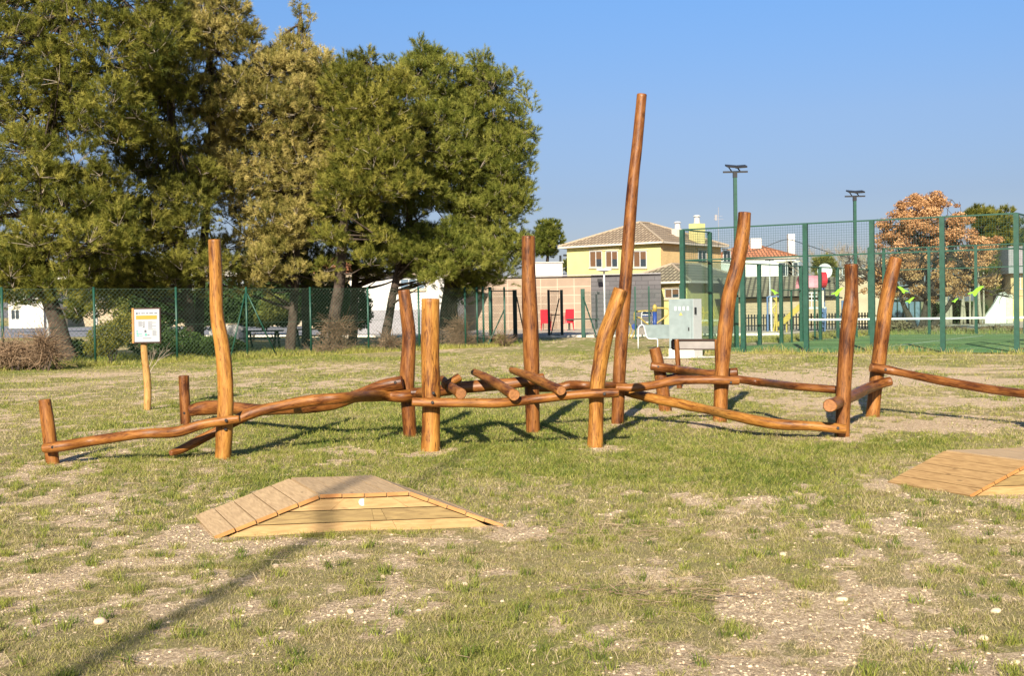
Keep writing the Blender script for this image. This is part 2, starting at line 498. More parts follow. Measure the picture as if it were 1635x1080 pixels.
class MB:
    def __init__(s):
        s.v, s.f, s.mi, s.gr, s.uv = [], [], [], {}, {}

    def quadbox(s, c, ax, ay, az, mi=0):
        """box from centre and three half-axis vectors"""
        c, ax, ay, az = map(Vector, (c, ax, ay, az))
        n = len(s.v)
        for i in (-1, 1):
            for j in (-1, 1):
                for k in (-1, 1):
                    s.v.append(c + ax * i + ay * j + az * k)
        for fc in ((0, 1, 3, 2), (4, 6, 7, 5), (0, 4, 5, 1), (2, 3, 7, 6), (0, 2, 6, 4), (1, 5, 7, 3)):
            s.f.append(tuple(n + q for q in fc))
            s.mi.append(mi)
        if ax.cross(ay).dot(az) < 0:
            for q in range(len(s.f) - 6, len(s.f)):
                s.f[q] = tuple(reversed(s.f[q]))
        return s

    def box(s, c, size, rz=0.0, mi=0):
        m = Matrix.Rotation(rz, 3, 'Z')
        return s.quadbox(c, m @ Vector((size[0] / 2, 0, 0)), m @ Vector((0, size[1] / 2, 0)), Vector((0, 0, size[2] / 2)), mi)

    def bar(s, a, b, w, h, mi=0, up=(0, 0, 1)):
        a, b, up = Vector(a), Vector(b), Vector(up)
        d = b - a
        dn = d.normalized()
        if abs(dn.dot(up)) > 0.98:
            up = Vector((0, 1, 0))
        sx = dn.cross(up).normalized()
        sz = sx.cross(dn).normalized()
        return s.quadbox((a + b) / 2, d / 2, sx * w / 2, sz * h / 2, mi)

    def poly(s, pts, mi=0, uvs=None):
        n = len(s.v)
        s.v += [Vector(p) for p in pts]
        s.f.append(tuple(range(n, n + len(pts))))
        s.mi.append(mi)
        if uvs:
            s.uv[len(s.f) - 1] = uvs
        return s

    def prism(s, pts, ext, mi=0):
        ext = Vector(ext)
        pts = [Vector(p) for p in pts]
        k = len(pts)
        nrm = Vector((0, 0, 0))
        for i in range(k):
            nrm += pts[i].cross(pts[(i + 1) % k])
        if nrm.dot(ext) > 0:
            pts = pts[::-1]
        n = len(s.v)
        s.v += pts + [p + ext for p in pts]
        s.f.append(tuple(range(n, n + k)))
        s.f.append(tuple(reversed(range(n + k, n + 2 * k))))
        s.mi += [mi, mi]
        for i in range(k):
            j = (i + 1) % k
            s.f.append((n + j, n + i, n + k + i, n + k + j))
            s.mi.append(mi)
        return s

    def tube(s, pts, rad, n=10, mi=0, cap=True, capmi=None, wob=0.0, seed=0, off=None):
        pts = [Vector(p) for p in pts]
        if not hasattr(rad, '__len__'):
            rad = [rad] * len(pts)
        rng = random.Random(seed)
        off = off or (rng.uniform(0, 50), rng.uniform(0, 50), rng.uniform(0, 50))
        base = len(s.v)
        t0 = (pts[1] - pts[0]).normalized()
        a = t0.orthogonal().normalized()
        if abs(t0.z) > 0.5:
            a = (Vector((1, 0, 0)) - t0 * t0.x).normalized()
        ln = 0.0
        ph = [rng.uniform(0, 6.28) for _ in range(6)]
        for i, p in enumerate(pts):
            t = (pts[min(i + 1, len(pts) - 1)] - pts[max(i - 1, 0)]).normalized()
            a = (a - t * a.dot(t)).normalized()
            b = t.cross(a)
            if i:
                ln += (p - pts[i - 1]).length
            for k in range(n):
                th = 2 * math.pi * k / n
                r = rad[i]
                if wob:
                    r *= 1 + wob * (0.45 * (vn1(ln * 5.5 + ph[4]) - .5) * 2 + 0.35 * (vn1(ln * 11 + th * 1.0 + ph[5]) - .5) * (1 if 0.4 < th < 5.9 else .3) + 0.5 * math.sin(2 * th + ph[0] + ln * 1.3) + 0.35 * math.sin(3 * th + ph[1] - ln * 2.1) + 0.4 * math.sin(ln * 4.2 + ph[2]) * math.sin(th + ph[3] + ln))
                s.v.append(p + (a * math.cos(th) + b * math.sin(th)) * r)
                s.gr[len(s.v) - 1] = (math.cos(th) * r + off[0], math.sin(th) * r + off[1], ln + off[2])
        for i in range(len(pts) - 1):
            for k in range(n):
                k2 = (k + 1) % n
                s.f.append((base + i * n + k, base + i * n + k2, base + (i + 1) * n + k2, base + (i + 1) * n + k))
                s.mi.append(mi)
        if cap:
            cm = mi if capmi is None else capmi
            s.f.append(tuple(base + k for k in reversed(range(n))))
            s.f.append(tuple(base + (len(pts) - 1) * n + k for k in range(n)))
            s.mi += [cm, cm]
        return s

    def build(s, name, mats, parent=None, loc=None, smooth=False, uvs=False):
        off = root_loc(parent) if parent is not None else (Vector(loc) if loc is not None else Vector((0, 0, 0)))
        me = bpy.data.meshes.new(name)
        me.from_pydata([tuple(v - off) for v in s.v], [], s.f)
        if not isinstance(mats, (list, tuple)):
            mats = [mats]
        for m in mats:
            me.materials.append(m)
        me.polygons.foreach_set("material_index", s.mi)
        if smooth:
            me.polygons.foreach_set("use_smooth", [len(f) <= 4 for f in s.f])
        if s.gr:
            at = me.attributes.new("grain", 'FLOAT_VECTOR', 'POINT')
            arr = np.zeros((len(s.v), 3), dtype=np.float32)
            for k, g in s.gr.items():
                arr[k] = g
            at.data.foreach_set("vector", arr.ravel())
        if uvs or s.uv:
            ul = me.uv_layers.new(name="UVMap")
            for p in me.polygons:
                if p.index in s.uv:
                    for li, q in zip(p.loop_indices, s.uv[p.index]):
                        ul.data[li].uv = q
                    continue
                nz = p.normal
                if abs(nz.z) > 0.9:
                    ua, va = Vector((1, 0, 0)), Vector((0, 1, 0))
                else:
                    ua = Vector((0, 0, 1)).cross(nz).normalized()
                    va = nz.cross(ua).normalized()
                for li in p.loop_indices:
                    co = me.vertices[me.loops[li].vertex_index].co
                    ul.data[li].uv = (co.dot(ua), co.dot(va))
        me.update()
        return link_mesh(me, name, parent, loc)


def np_mesh(name, verts, faces, mats, parent=None, loc=None, attrs=None, smooth=False):
    off = np.array(root_loc(parent) if parent is not None else (loc if loc is not None else (0, 0, 0)), dtype=np.float32)
    verts = (np.asarray(verts, dtype=np.float32) - off)
    faces = np.asarray(faces, dtype=np.int32)
    me = bpy.data.meshes.new(name)
    me.vertices.add(len(verts))
    me.vertices.foreach_set("co", verts.ravel())
    k = faces.shape[1]
    me.loops.add(faces.size)
    me.loops.foreach_set("vertex_index", faces.ravel())
    me.polygons.add(len(faces))
    me.polygons.foreach_set("loop_start", np.arange(0, faces.size, k, dtype=np.int32))
    if smooth:
        me.polygons.foreach_set("use_smooth", np.ones(len(faces), dtype=bool))
    me.update(calc_edges=True)
    for m in (mats if isinstance(mats, (list, tuple)) else [mats]):
        me.materials.append(m)
    for an, arr in (attrs or {}).items():
        a = me.attributes.new(an, 'FLOAT', 'POINT')
        a.data.foreach_set("value", np.asarray(arr, dtype=np.float32))
    return link_mesh(me, name, parent, loc)


def catmull(pts, sub=6):
    out = []
    n = len(pts)
    for i in range(n - 1):
        p0, p1, p2, p3 = pts[max(i - 1, 0)], pts[i], pts[i + 1], pts[min(i + 2, n - 1)]
        for k in range(sub):
            t = k / sub
            out.append(0.5 * ((2 * p1) + (p2 - p0) * t + (2 * p0 - 5 * p1 + 4 * p2 - p3) * t * t + (3 * p1 - p0 - 3 * p2 + p3) * t ** 3))
    out.append(pts[-1])
    return out


# ------------------------------------------------------------------ noise
def vnoise(x, y, seed=0):
    xi, yi = np.floor(x).astype(np.int64), np.floor(y).astype(np.int64)
    fx, fy = x - xi, y - yi
    fx, fy = fx * fx * (3 - 2 * fx), fy * fy * (3 - 2 * fy)

    def h(a, b):
        n = (a * 374761393 + b * 668265263 + seed * 1442695041) & 0xFFFFFFFF
        n = ((n ^ (n >> 13)) * 1274126177) & 0xFFFFFFFF
        return ((n ^ (n >> 16)) & 0xFFFF) / 65535.0
    return (h(xi, yi) * (1 - fx) + h(xi + 1, yi) * fx) * (1 - fy) + (h(xi, yi + 1) * (1 - fx) + h(xi + 1, yi + 1) * fx) * fy


def fbm(x, y, s, oct=4, seed=0):
    a, t, v = 0.5, 0.0, 0.0
    for o in range(oct):
        v = v + a * vnoise(x * s, y * s, seed + o * 17)
        t += a
        a *= 0.5
        s *= 2.03
    return v / t


# ------------------------------------------------------------------ ground
PATCH = []   # bare soil patches: photo column/row of the centre, half sizes


def patch(px, py, wpx, hpx, s=1.0):
    c = G(px, py)
    rx = wpx * c.y / FPX
    ry = abs(G(px, py - hpx).y - G(px, py + hpx).y) / 2
    PATCH.append((c.x, c.y, rx, ry, s * (1.9 if c.y > 12.5 else 1.15)))


for a in [(1210, 800, 130, 14, 1.3), (1400, 836, 110, 16, 1.0), (1330, 610, 260, 9, 1.2), (1530, 680, 110, 12, 1.2), (1560, 640, 110, 9, 1.1), (1280, 640, 80, 9, .7),
          (1000, 590, 60, 9, 1.2), (960, 605, 80, 6, 1.0), (1040, 660, 60, 8, .9), (880, 580, 60, 5, .7), (1060, 575, 60, 7, 1.2), (560, 718, 80, 10, 1.0),
          (730, 710, 60, 9, .8), (690, 722, 34, 7, 2.0), (950, 716, 34, 7, 2.2), (356, 732, 34, 6, 1.8), (85, 738, 40, 8, 1.8), (1345, 699, 30, 5, 1.6), (1393, 667, 26, 5, 1.6), (1150, 675, 26, 5, 1.6), (1062, 659, 26, 4, 1.6), (655, 699, 24, 4, 1.4), (986, 679, 24, 4, 1.4),
          (850, 690, 26, 5, .9), (985, 740, 40, 6, .7), (1075, 712, 40, 6, .8), (234, 655, 16, 4, 1), (150, 735, 70, 12, .9), (60, 760, 80, 12, .9), (812, 848, 56, 10, 2.6), (325, 850, 50, 16, 2.2),
          (560, 868, 240, 7, 1.5), (1420, 775, 50, 14, 1.1), (1560, 800, 100, 8, 1.0), (1240, 950, 120, 22, 1.1), (1350, 985, 90, 22, .9), (1240, 985, 100, 20, .9), (1150, 1060, 160, 18, .9),
          (120, 800, 140, 24, .8), (200, 860, 110, 24, .8), (1500, 590, 160, 6, .7), (450, 590, 160, 5, .5), (120, 600, 150, 6, .6), (700, 660, 60, 5, .3), (1040, 630, 50, 8, 1.0), (640, 1000, 150, 30, .5), (1480, 900, 140, 20, .6), (1200, 600, 90, 5, .9), (1450, 606, 120, 6, 1.0), (1590, 610, 60, 7, 1.0), (1120, 680, 60, 6, .6), (1000, 660, 40, 6, .6), (1180, 690, 50, 4, .5), (640, 560, 90, 4, .5), (300, 600, 120, 5, .5), (500, 610, 130, 5, .4), (180, 690, 90, 8, .7)]:
    patch(*a)
LUSH = []
for (px, py, w, h, s) in [(560, 690, 230, 36, 1.0), (800, 690, 230, 44, 1.0), (1060, 715, 260, 34, .9), (1200, 745, 240, 26, .7), (660, 660, 300, 18, .6), (380, 575, 200, 8, .9), (100, 690, 120, 14, .5),
                          (1480, 880, 120, 16, .5), (1180, 650, 80, 10, .6), (960, 560, 120, 8, .3), (1400, 715, 160, 12, .6), (860, 760, 160, 20, .4), (350, 690, 140, 14, .5)]:
    c = G(px, py)
    LUSH.append((c.x, c.y, w * c.y / FPX, abs(G(px, py - h).y - G(px, py + h).y) / 2, s))


def soil_field(x, y):
    """0 = grass, 1 = bare stony soil"""
    n = fbm(x * 0.7, y * 0.42, 1.0, 5, 3)
    n2 = fbm(x, y * 0.6, 4.2, 4, 11)
    near = np.clip((11.5 - y) / 5.0, 0, 1)
    n3 = fbm(x, y * 0.8, 10.0, 3, 23)
    v = (n - 0.56) * 1.5 + (n2 - 0.5) * 2.6 + (n3 - 0.5) * 2.6 + near * 0.24
    for (cx, cy, rx, ry, s) in PATCH:
        d = ((x - cx) / rx) ** 2 + ((y - cy) / ry) ** 2
        v = v + .8 * s * np.exp(-d * 1.1) * (.55 + .9 * n2)
    for (cx, cy, rx, ry, s) in LUSH:
        v = v - 0.75 * s * np.exp(-(((x - cx) / rx) ** 2 + ((y - cy) / ry) ** 2))
    return np.clip(v, 0, 1)


def lush_field(x, y):
    v = (fbm(x, y * 0.45, 0.9, 5, 31) - 0.5) * 2.4 + 0.24
    for (cx, cy, rx, ry, s) in LUSH:
        v = v + 0.55 * s * np.exp(-(((x - cx) / rx) ** 2 + ((y - cy) / ry) ** 2))
    v = v + np.clip((y - 14) / 10, 0, 1) * 0.14 - np.clip((10.5 - y) / 3, 0, 1) * 0.16
    return np.clip(v, 0, 1)


def gz(x, y):
    """gentle lumps of the ground, dying out far away"""
    f = np.clip((34 - np.abs(y)) / 16, 0, 1)
    return ((fbm(x, y, 0.8, 4, 51) - 0.5) * 0.045 + (fbm(x, y, 5, 3, 61) - 0.5) * 0.022) * f - 0.006


xs = np.concatenate([-np.geomspace(900, 9.2, 70), np.arange(-9.1, 9.11, 0.065), np.geomspace(9.2, 900, 70)])
ys = np.concatenate([-np.geomspace(300, 1, 24), np.arange(0, 4, 0.5), np.arange(4.0, 18, 0.065), np.geomspace(18.05, 60, 190), np.geomspace(61, 1500, 60)])
gx, gy = np.meshgrid(xs, ys)
gv = np.stack([gx, gy, gz(gx, gy)], -1).reshape(-1, 3)
nx, ny = len(xs), len(ys)
ii = (np.arange(ny - 1)[:, None] * nx + np.arange(nx - 1)[None, :]).ravel()
gf = np.stack([ii, ii + 1, ii + nx + 1, ii + nx], -1)
sl = soil_field(gv[:, 0], gv[:, 1])
lu = lush_field(gv[:, 0], gv[:, 1])
mg, nt, b = new_mat("field_ground")
L = nt.links
tc = nt.nodes.new("ShaderNodeTexCoord")


def tex(scale, det=6, rough=0.6):
    n = nt.nodes.new("ShaderNodeTexNoise")
    n.inputs["Scale"].default_value = scale
    n.inputs["Detail"].default_value = det
    n.inputs["Roughness"].default_value = rough
    L.new(tc.outputs["Object"], n.inputs["Vector"])
    return n


def ramp2(src, p0, c0, p1, c1, mid=None):
    r = nt.nodes.new("ShaderNodeValToRGB")
    e = r.color_ramp.elements
    e[0].position, e[0].color = p0, (*c0, 1)
    e[1].position, e[1].color = p1, (*c1, 1)
    if mid:
        x = e.new(mid[0])
        x.color = (*mid[1], 1)
    L.new(src, r.inputs[0])
    return r


a_s = nt.nodes.new("ShaderNodeAttribute"); a_s.attribute_name = "soil"
a_l = nt.nodes.new("ShaderNodeAttribute"); a_l.attribute_name = "lush"
nA, nB, nC, nD = tex(30, 9, 0.8), tex(9, 6), tex(120, 4, 0.7), tex(2.2, 6)
nE = tex(85, 5, 0.8)
nF = nt.nodes.new("ShaderNodeMath"); nF.operation = 'MULTIPLY_ADD'; nF.inputs[1].default_value = 0.45
nG = nt.nodes.new("ShaderNodeMath"); nG.operation = 'MULTIPLY'; nG.inputs[1].default_value = 0.55
L.new(nA.outputs[0], nG.inputs[0]); L.new(nE.outputs[0], nF.inputs[0]); L.new(nG.outputs[0], nF.inputs[2])
soilc = ramp2(nF.outputs[0], 0.36, (0.13, 0.085, 0.050), 0.60, (0.98, 0.79, 0.54), (0.50, (0.50, 0.365, 0.235)))
dry = ramp2(nC.outputs[0], 0.30, (0.11, 0.088, 0.040), 0.68, (0.46, 0.385, 0.185))
grn = ramp2(nC.outputs[0], 0.30, (0.09, 0.10, 0.022), 0.68, (0.32, 0.325, 0.09))
m1 = nt.nodes.new("ShaderNodeMixRGB")
mm = nt.nodes.new("ShaderNodeMath"); mm.operation = 'MULTIPLY_ADD'; mm.inputs[1].default_value = 1.6; mm.inputs[2].default_value = -0.8
L.new(nB.outputs[0], mm.inputs[0])
ma = nt.nodes.new("ShaderNodeMath"); ma.operation = 'ADD'; ma.use_clamp = True
L.new(mm.outputs[0], ma.inputs[0]); L.new(a_l.outputs["Fac"], ma.inputs[1])
L.new(ma.outputs[0], m1.inputs[0]); L.new(dry.outputs[0], m1.inputs[1]); L.new(grn.outputs[0], m1.inputs[2])
ms = nt.nodes.new("ShaderNodeMath"); ms.operation = 'MULTIPLY_ADD'; ms.inputs[1].default_value = 1.5; ms.inputs[2].default_value = -0.72
L.new(nA.outputs[0], ms.inputs[0])
mb = nt.nodes.new("ShaderNodeMath"); mb.operation = 'ADD'
L.new(ms.outputs[0], mb.inputs[0]); L.new(a_s.outputs["Fac"], mb.inputs[1])
mr = nt.nodes.new("ShaderNodeMapRange"); mr.inputs[1].default_value, mr.inputs[2].default_value = 0.25, 0.55
L.new(mb.outputs[0], mr.inputs[0])
m2 = nt.nodes.new("ShaderNodeMixRGB")
L.new(mr.outputs[0], m2.inputs[0]); L.new(m1.outputs[0], m2.inputs[1]); L.new(soilc.outputs[0], m2.inputs[2])
L.new(m2.outputs[0], b.inputs["Base Color"])
b.inputs["Roughness"].default_value = 0.95
b.inputs["Specular IOR Level"].default_value = 0.1
bp = nt.nodes.new("ShaderNodeBump"); bp.inputs["Strength"].default_value = 0.9; bp.inputs["Distance"].default_value = 0.03
L.new(nA.outputs[0], bp.inputs["Height"]); L.new(bp.outputs[0], b.inputs["Normal"])
tag(np_mesh("ground", gv, gf, mg, attrs={"soil": sl, "lush": lu}, smooth=True), kind="structure")


def sheet(name, pts, m, z=0.004, label=None):
    mb_ = MB()
    mb_.poly([(p[0], p[1], z) for p in pts], 0)
    o = mb_.build(name, m)
    return tag(o, kind="structure")


# ------------------------------------------------------------------ court layout (used by several builders)
cA = Vector((5.6, 37.8, 0))
cu = Vector((math.cos(R(28)), -math.sin(R(28)), 0))
cv = Vector((math.sin(R(36)), math.cos(R(36)), 0))
sheet("court_turf", [cA - cu * .1 - cv * .1, cA + cu * 10.1 - cv * .1, cA + cu * 10.1 + cv * 20.1, cA - cu * .1 + cv * 20.1], M['turf'], 0.02)
ln = MB()
for a, b2 in ((cA + cv * 3, cA + cv * 3 + cu * 10), (cA + cv * 17, cA + cv * 17 + cu * 10), (cA + cv * 3 + cu * 5, cA + cv * 17 + cu * 5)):
    d = (b2 - a).normalized()
    s_ = Vector((-d.y, d.x, 0)) * 0.03
    ln.poly([a - s_ + Vector((0, 0, .026)), b2 - s_ + Vector((0, 0, .026)), b2 + s_ + Vector((0, 0, .026)), a + s_ + Vector((0, 0, .026))])
tag(ln.build("court_line_markings", M['line']), kind="structure")

sheet("road", [(-80, 92), (-30, 84), (-6, 66), (-2, 64), (-2, 110), (-30, 190), (-120, 190)], M['asphalt'])
sheet("pavement", [(-1.98, 64), (2, 59.5), (13, 56.5), (15, 60), (30, 84), (30, 92), (-1.98, 92)], M['paving'])
kb = MB()
kp = [Vector((-30, 83.9, 0)), Vector((-6, 65.9, 0)), Vector((-2, 63.8, 0)), Vector((2, 59.3, 0)), Vector((13, 56.3, 0))]
for a, b2 in zip(kp[:-1], kp[1:]):
    kb.bar(a + Vector((0, 0, .05)), b2 + Vector((0, 0, .05)), 0.14, 0.12)
tag(kb.build("kerb", M['kerb']), kind="structure")
sheet("path", [G(1500, 529), G(1635, 524), (60, 75), (50, 110), (30, 90), (24, 72)], M['paving'])
# ------------------------------------------------------------------ log climbing frame
DROW = {}
frame = thing("log_climbing_frame", G(820, 700), "large climbing frame of varnished round logs, posts and beams standing on the grass", "climbing frame")


def dep(px, py):
    return G(px, py).y


def log(kind, pts, mt, endm='end', parent=None, seed=0, wob=0.075, sub=9, dip=0.0, label=None):
    """pts: (px, py, D, width px)"""
    P, Rr = [], []
    for (px, py, D, w) in pts:
        P.append(W(px, py, D))
        Rr.append(w * D / FPX / 2)
    # a post runs on into the ground
    if dip:
        d = (P[0] - P[1]).normalized()
        P[0] = P[0] + d * dip
    V = catmull([Vector((*p, r)) if False else p for p, r in zip(P, Rr)], sub)
    q = catmull([Vector((r, 0, 0)) for r in Rr], sub)
    rad = [x.x for x in q]
    # rounded lip at both cut ends
    t0, t1 = (V[1] - V[0]).normalized(), (V[-1] - V[-2]).normalized()
    V = [V[0], V[0] + t0 * 0.008] + V[1:-1] + [V[-1] - t1 * 0.008, V[-1]]
    rad = [rad[0] * 0.9, rad[0]] + rad[1:-1] + [rad[-1], rad[-1] * 0.9]
    mb_ = MB().tube(V, rad, 22, 0, True, 1, wob, seed)
    o = mb_.build(kind, [M[mt], M[endm]], parent or frame, smooth=True)
    if label:
        o["label"] = label
    return o


def bolt(px, py, D, r, parent, s=0.017):
    c = W(px, py, D - r)
    n = (Vector((0, 0, CAM_H)) - c).normalized()
    n.z *= 0.3
    n.normalize()
    m_ = MB()
    m_.tube([c - n * 0.02, c + n * 0.008, c + n * 0.012], [s, s, s * .8], 10)
    m_.build("bolt", M['bolt'], parent, smooth=False)


D0, D1, D3 = dep(84, 738), dep(356, 731), 16.3
D4, D5, D6, D7, D8 = dep(654, 697), dep(688, 720), dep(851, 689), dep(950, 714), dep(986, 676)
D9, D10, D11, D12 = dep(1150, 673), dep(1345, 697), dep(1394, 665), dep(1062, 656)
p0 = log("post", [(84.3, 740, D0, 21), (79, 700, D0, 20.5), (74, 662, D0, 20), (71, 638, D0, 19)], 'log_tan', seed=1, dip=.1)
p1 = log("post", [(355.8, 733, D1, 25.5), (359, 680, D1, 25), (361, 639, D1, 24), (359, 593, D1, 23.5), (353.5, 547, D1, 23), (346, 502, D1, 21), (344.5, 445, D1, 20.5), (342, 382.5, D1, 20)], 'log_mid', seed=2, dip=.1)
p3 = log("post", [(297, 690, D3, 17), (296, 660, D3, 17), (294.5, 625, D3, 17), (293.6, 600, D3, 16.5)], 'log_red', 'end_dark', seed=3, dip=.1)
p4 = log("post", [(655, 699, D4, 21), (651.5, 642, D4, 21), (650.5, 600, D4, 23), (653, 540, D4, 21.5), (649.5, 502, D4, 20.5), (645, 463, D4, 19)], 'log_red', seed=4, dip=.1)
p5 = log("post", [(687.6, 722, D5, 30.5), (688.4, 640, D5, 28.5), (687, 559, D5, 28), (687, 477, D5, 27)], 'log_mid', seed=5, dip=.1)
p6 = log("post", [(851.5, 691, D6, 22), (850, 638, D6, 22), (849.5, 593, D6, 24), (847.6, 540, D6, 25.5), (845, 483, D6, 24.5), (843.8, 426, D6, 23), (843.8, 377, D6, 22)], 'log_red', seed=6, dip=.1)
p7 = log("post", [(949.5, 717, D7, 25), (951.7, 673, D7, 23.5), (953, 623, D7, 22.5), (958.5, 578, D7, 23.5), (965, 540, D7, 24.5), (976, 509, D7, 24), (992, 462, D7, 22.5)], 'log_mid', seed=7, dip=.1)
p8 = log("post", [(986, 679, D8, 20.5), (988, 616, D8, 21), (992.7, 540, D8, 20.5), (998, 464, D8, 20), (1004.5, 369, D8, 19.5), (1011, 290, D8, 18), (1018, 225, D8, 17), (1025, 150, D8, 16)], 'log_red', 'end_dark', seed=8, dip=.1, wob=.03, label="tall leaning dark chestnut post")
p9 = log("post", [(1149.5, 675, D9, 23), (1152, 616, D9, 23.5), (1154, 578, D9, 23), (1158.5, 521, D9, 23), (1164, 475, D9, 22), (1176.5, 426, D9, 22), (1186, 373, D9, 20.5), (1189, 339, D9, 20)], 'log_tan', seed=9, dip=.1)
p10 = log("post", [(1345, 699, D10, 22), (1346.5, 646, D10, 22.5), (1348.5, 597, D10, 23), (1352, 540, D10, 23), (1357, 500, D10, 25), (1359.6, 464, D10, 20), (1359.5, 422, D10, 21.5)], 'log_red', 'end', seed=10, dip=.1)
p11 = log("post", [(1393, 667, D11, 21), (1398, 616, D11, 21), (1404.5, 563, D11, 23), (1412.6, 502, D11, 23.5), (1422, 449, D11, 22), (1431, 412, D11, 20.5)], 'log_tan', seed=11, dip=.1)
p12 = log("post", [(1063, 659, D12, 20), (1057, 612, D12, 19.5), (1050, 575, D12, 18), (1045, 556, D12, 17)], 'log_red', 'end_dark', seed=12, dip=.1)
rr = lambda w, D: w * D / FPX / 2
f1 = D1 - 0.16
b1 = log("beam", [(69, 716.5, D0 - .14, 16), (105, 712, D0 - .13, 18), (152, 704, D0, 17), (228, 693.5, D1 - .3, 15.5), (281, 690, D1 - .22, 17.5), (323, 678.5, D1 - .17, 14.5), (362, 672, D1 - .155, 14), (383, 669.5, D1 - .15, 12)], 'log_tan', seed=21)
bolt(84, 714.5, D0 - .13, .065, b1); bolt(361, 672, D1 - .155, .055, b1); bolt(360, 686, D1, .09, p1)
b2 = log("beam", [(272, 724, D1 - .05, 9), (290, 718, D1 + .05, 14), (323, 701, D1 + .16, 15), (365, 679, D1 + .19, 16), (400, 661, D1 + .25, 19), (440, 650.5, D1 + .3, 17), (494, 640.6, D1 + .4, 19), (551, 635.5, D1 + .45, 17), (608, 632, D4 - .25, 18), (645, 633, D4 - .18, 20), (670, 629, D4 - .15, 17), (694, 627, D5 + .25, 15)], 'log_tan', 'end_dark', seed=22)
b3 = log("beam", [(303, 657, D3 - .13, 17), (318, 653, D3 - .14, 21), (342, 651, D3 - .2, 23), (372, 652, D3 - .5, 20), (418, 655, D3 - 1.0, 18), (470, 653, D4 + .6, 18), (524, 647, D4 + .1, 20), (570, 631.5, D4 - .05, 19), (608, 617.5, D4 - .17, 20), (643, 611, D4 - .19, 22)], 'log_red', 'end_dark', seed=23)
bolt(631, 611, D4 - .19, .075, b3); bolt(294, 660, D3, .075, p3)
b4 = log("beam", [(655, 628, D4 - .15, 16), (700, 625, D4 - .1, 17), (733, 620, D6 - .2, 19), (787, 615.5, D6 - .21, 18), (839, 609.5, D6 - .18, 17), (869, 602.5, D6 - .16, 14)], 'log_red', seed=24)
bolt(692, 628, D5, .13, p5)
b5 = log("beam", [(658, 642, D5 - .2, 13.5), (690, 643, D5 - .2, 14.5), (745, 643.5, D5 - .16, 15), (797, 644, D5 - .12, 16), (850, 638.5, D7 - .1, 15), (901, 632.5, D7 - .14, 15), (950, 628.5, D7 - .165, 15.5), (988, 627.8, D7 - .165, 15)], 'log_tan', seed=25)
bolt(690.5, 643, D5 - .2, .055, b5); bolt(965, 629, D7 - .165, .055, b5)
c1 = log("rung", [(707, 616, D5 + .5, 13), (720, 611, D5 + .55, 14), (734, 603, D5 + .6, 14.5)], 'log_tan', seed=31)
c4 = log("rung", [(706, 605, D5 + 1.15, 10), (718, 616, D5 + .55, 13), (736, 629.5, D5 - .2, 18)], 'log_tan', 'end', seed=32)
c2 = log("rung", [(757, 594.5, D5 + 1.7, 11), (783, 607, D5 + .9, 15), (821, 631, D5 - .22, 19)], 'log_tan', 'end', seed=33)
c3 = log("rung", [(817, 591, D5 + 1.7, 11), (850, 603.5, D5 + .8, 14), (896, 624.5, D5 - .2, 15.5)], 'log_tan', 'end', seed=34)
b6 = log("beam", [(846, 621, D6 + .16, 11), (891, 619.5, D6 + .2, 14), (912, 616, D6 + .2, 16.5), (941, 616.5, D6 + .1, 14), (975, 617, D8 - .18, 14), (1001, 618, D8 - .18, 13)], 'log_red', 'end_dark', seed=26)
b6b = log("beam", [(984, 619, D8 - .2, 12), (1014, 619.5, D8 - .26, 13.5), (1045, 615, D8 - .22, 14), (1078, 608, D9 - .18, 15.5), (1108, 607, D9 - .18, 14), (1150, 607.5, D9 - .19, 14.5), (1180, 609, D9 - .18, 13)], 'log_red', 'end_dark', seed=27)
bolt(1167, 611, D9 - .18, .06, b6b); bolt(1002, 622, D8 - .22, .055, b6b)
b7 = log("beam", [(996, 627, D8 + .16, 9), (1018, 631, D8 + .02, 14.5), (1046, 637.5, D8 - .25, 16), (1087, 645.5, D8 - .5, 16.5), (1129, 654.5, D8 - .9, 15), (1170, 664, D10 + .35, 16), (1236, 677, D10 - .02, 18), (1293, 680.5, D10 - .14, 15), (1325, 683, D10 - .17, 16), (1350, 686, D10 - .17, 15)], 'log_mid', seed=28)
bolt(1338, 684, D10 - .17, .06, b7)
b8 = log("beam", [(1039, 584.5, D12 - .16, 13), (1057, 587, D12 - .16, 14.5), (1085, 591, D12 - .1, 13.5), (1120, 595, D9 + .5, 12), (1152, 600, D9 + .18, 12)], 'log_red', seed=29)
bolt(1051, 586, D12 - .16, .06, b8)
b9 = log("beam", [(1062, 605, D12 + .15, 11), (1090, 600, D12 - .1, 12), (1120, 597.5, D9 + .7, 12), (1155, 596, D9 + .35, 13), (1178, 595, D9 + .3, 15)], 'log_red', seed=30)
b10 = log("beam", [(1165, 604, D9 + .2, 10), (1180, 606, D9 + .17, 12), (1220, 611.5, D9 + .1, 12.5), (1262, 616.5, D10 + .7, 12.5), (1310, 620.5, D10 + .35, 13), (1352, 624, D10 + .2, 13)], 'log_red', seed=35)
b11 = log("beam", [(1325, 648.5, D10 - .55, 21), (1343, 640, D10 + .17, 20), (1361, 632.5, D10 + .7, 19), (1388, 619.5, D11 - .5, 17), (1408, 612.5, D11 - .2, 15.5), (1423, 609, D11 - .17, 14)], 'log_red', 'end', seed=36)
b12 = log("beam", [(1390, 587.5, D11 - .16, 15), (1415, 591, D11 - .15, 14), (1440, 596, D11 - .25, 12), (1502, 608, D11 - .7, 13.5), (1578, 621.5, D11 - 1.2, 14), (1640, 630, D11 - 1.7, 14), (1700, 641, D11 - 2.1, 14.5)], 'log_red', seed=37)
bolt(1414, 590.5, D11 - .15, .055, b12)
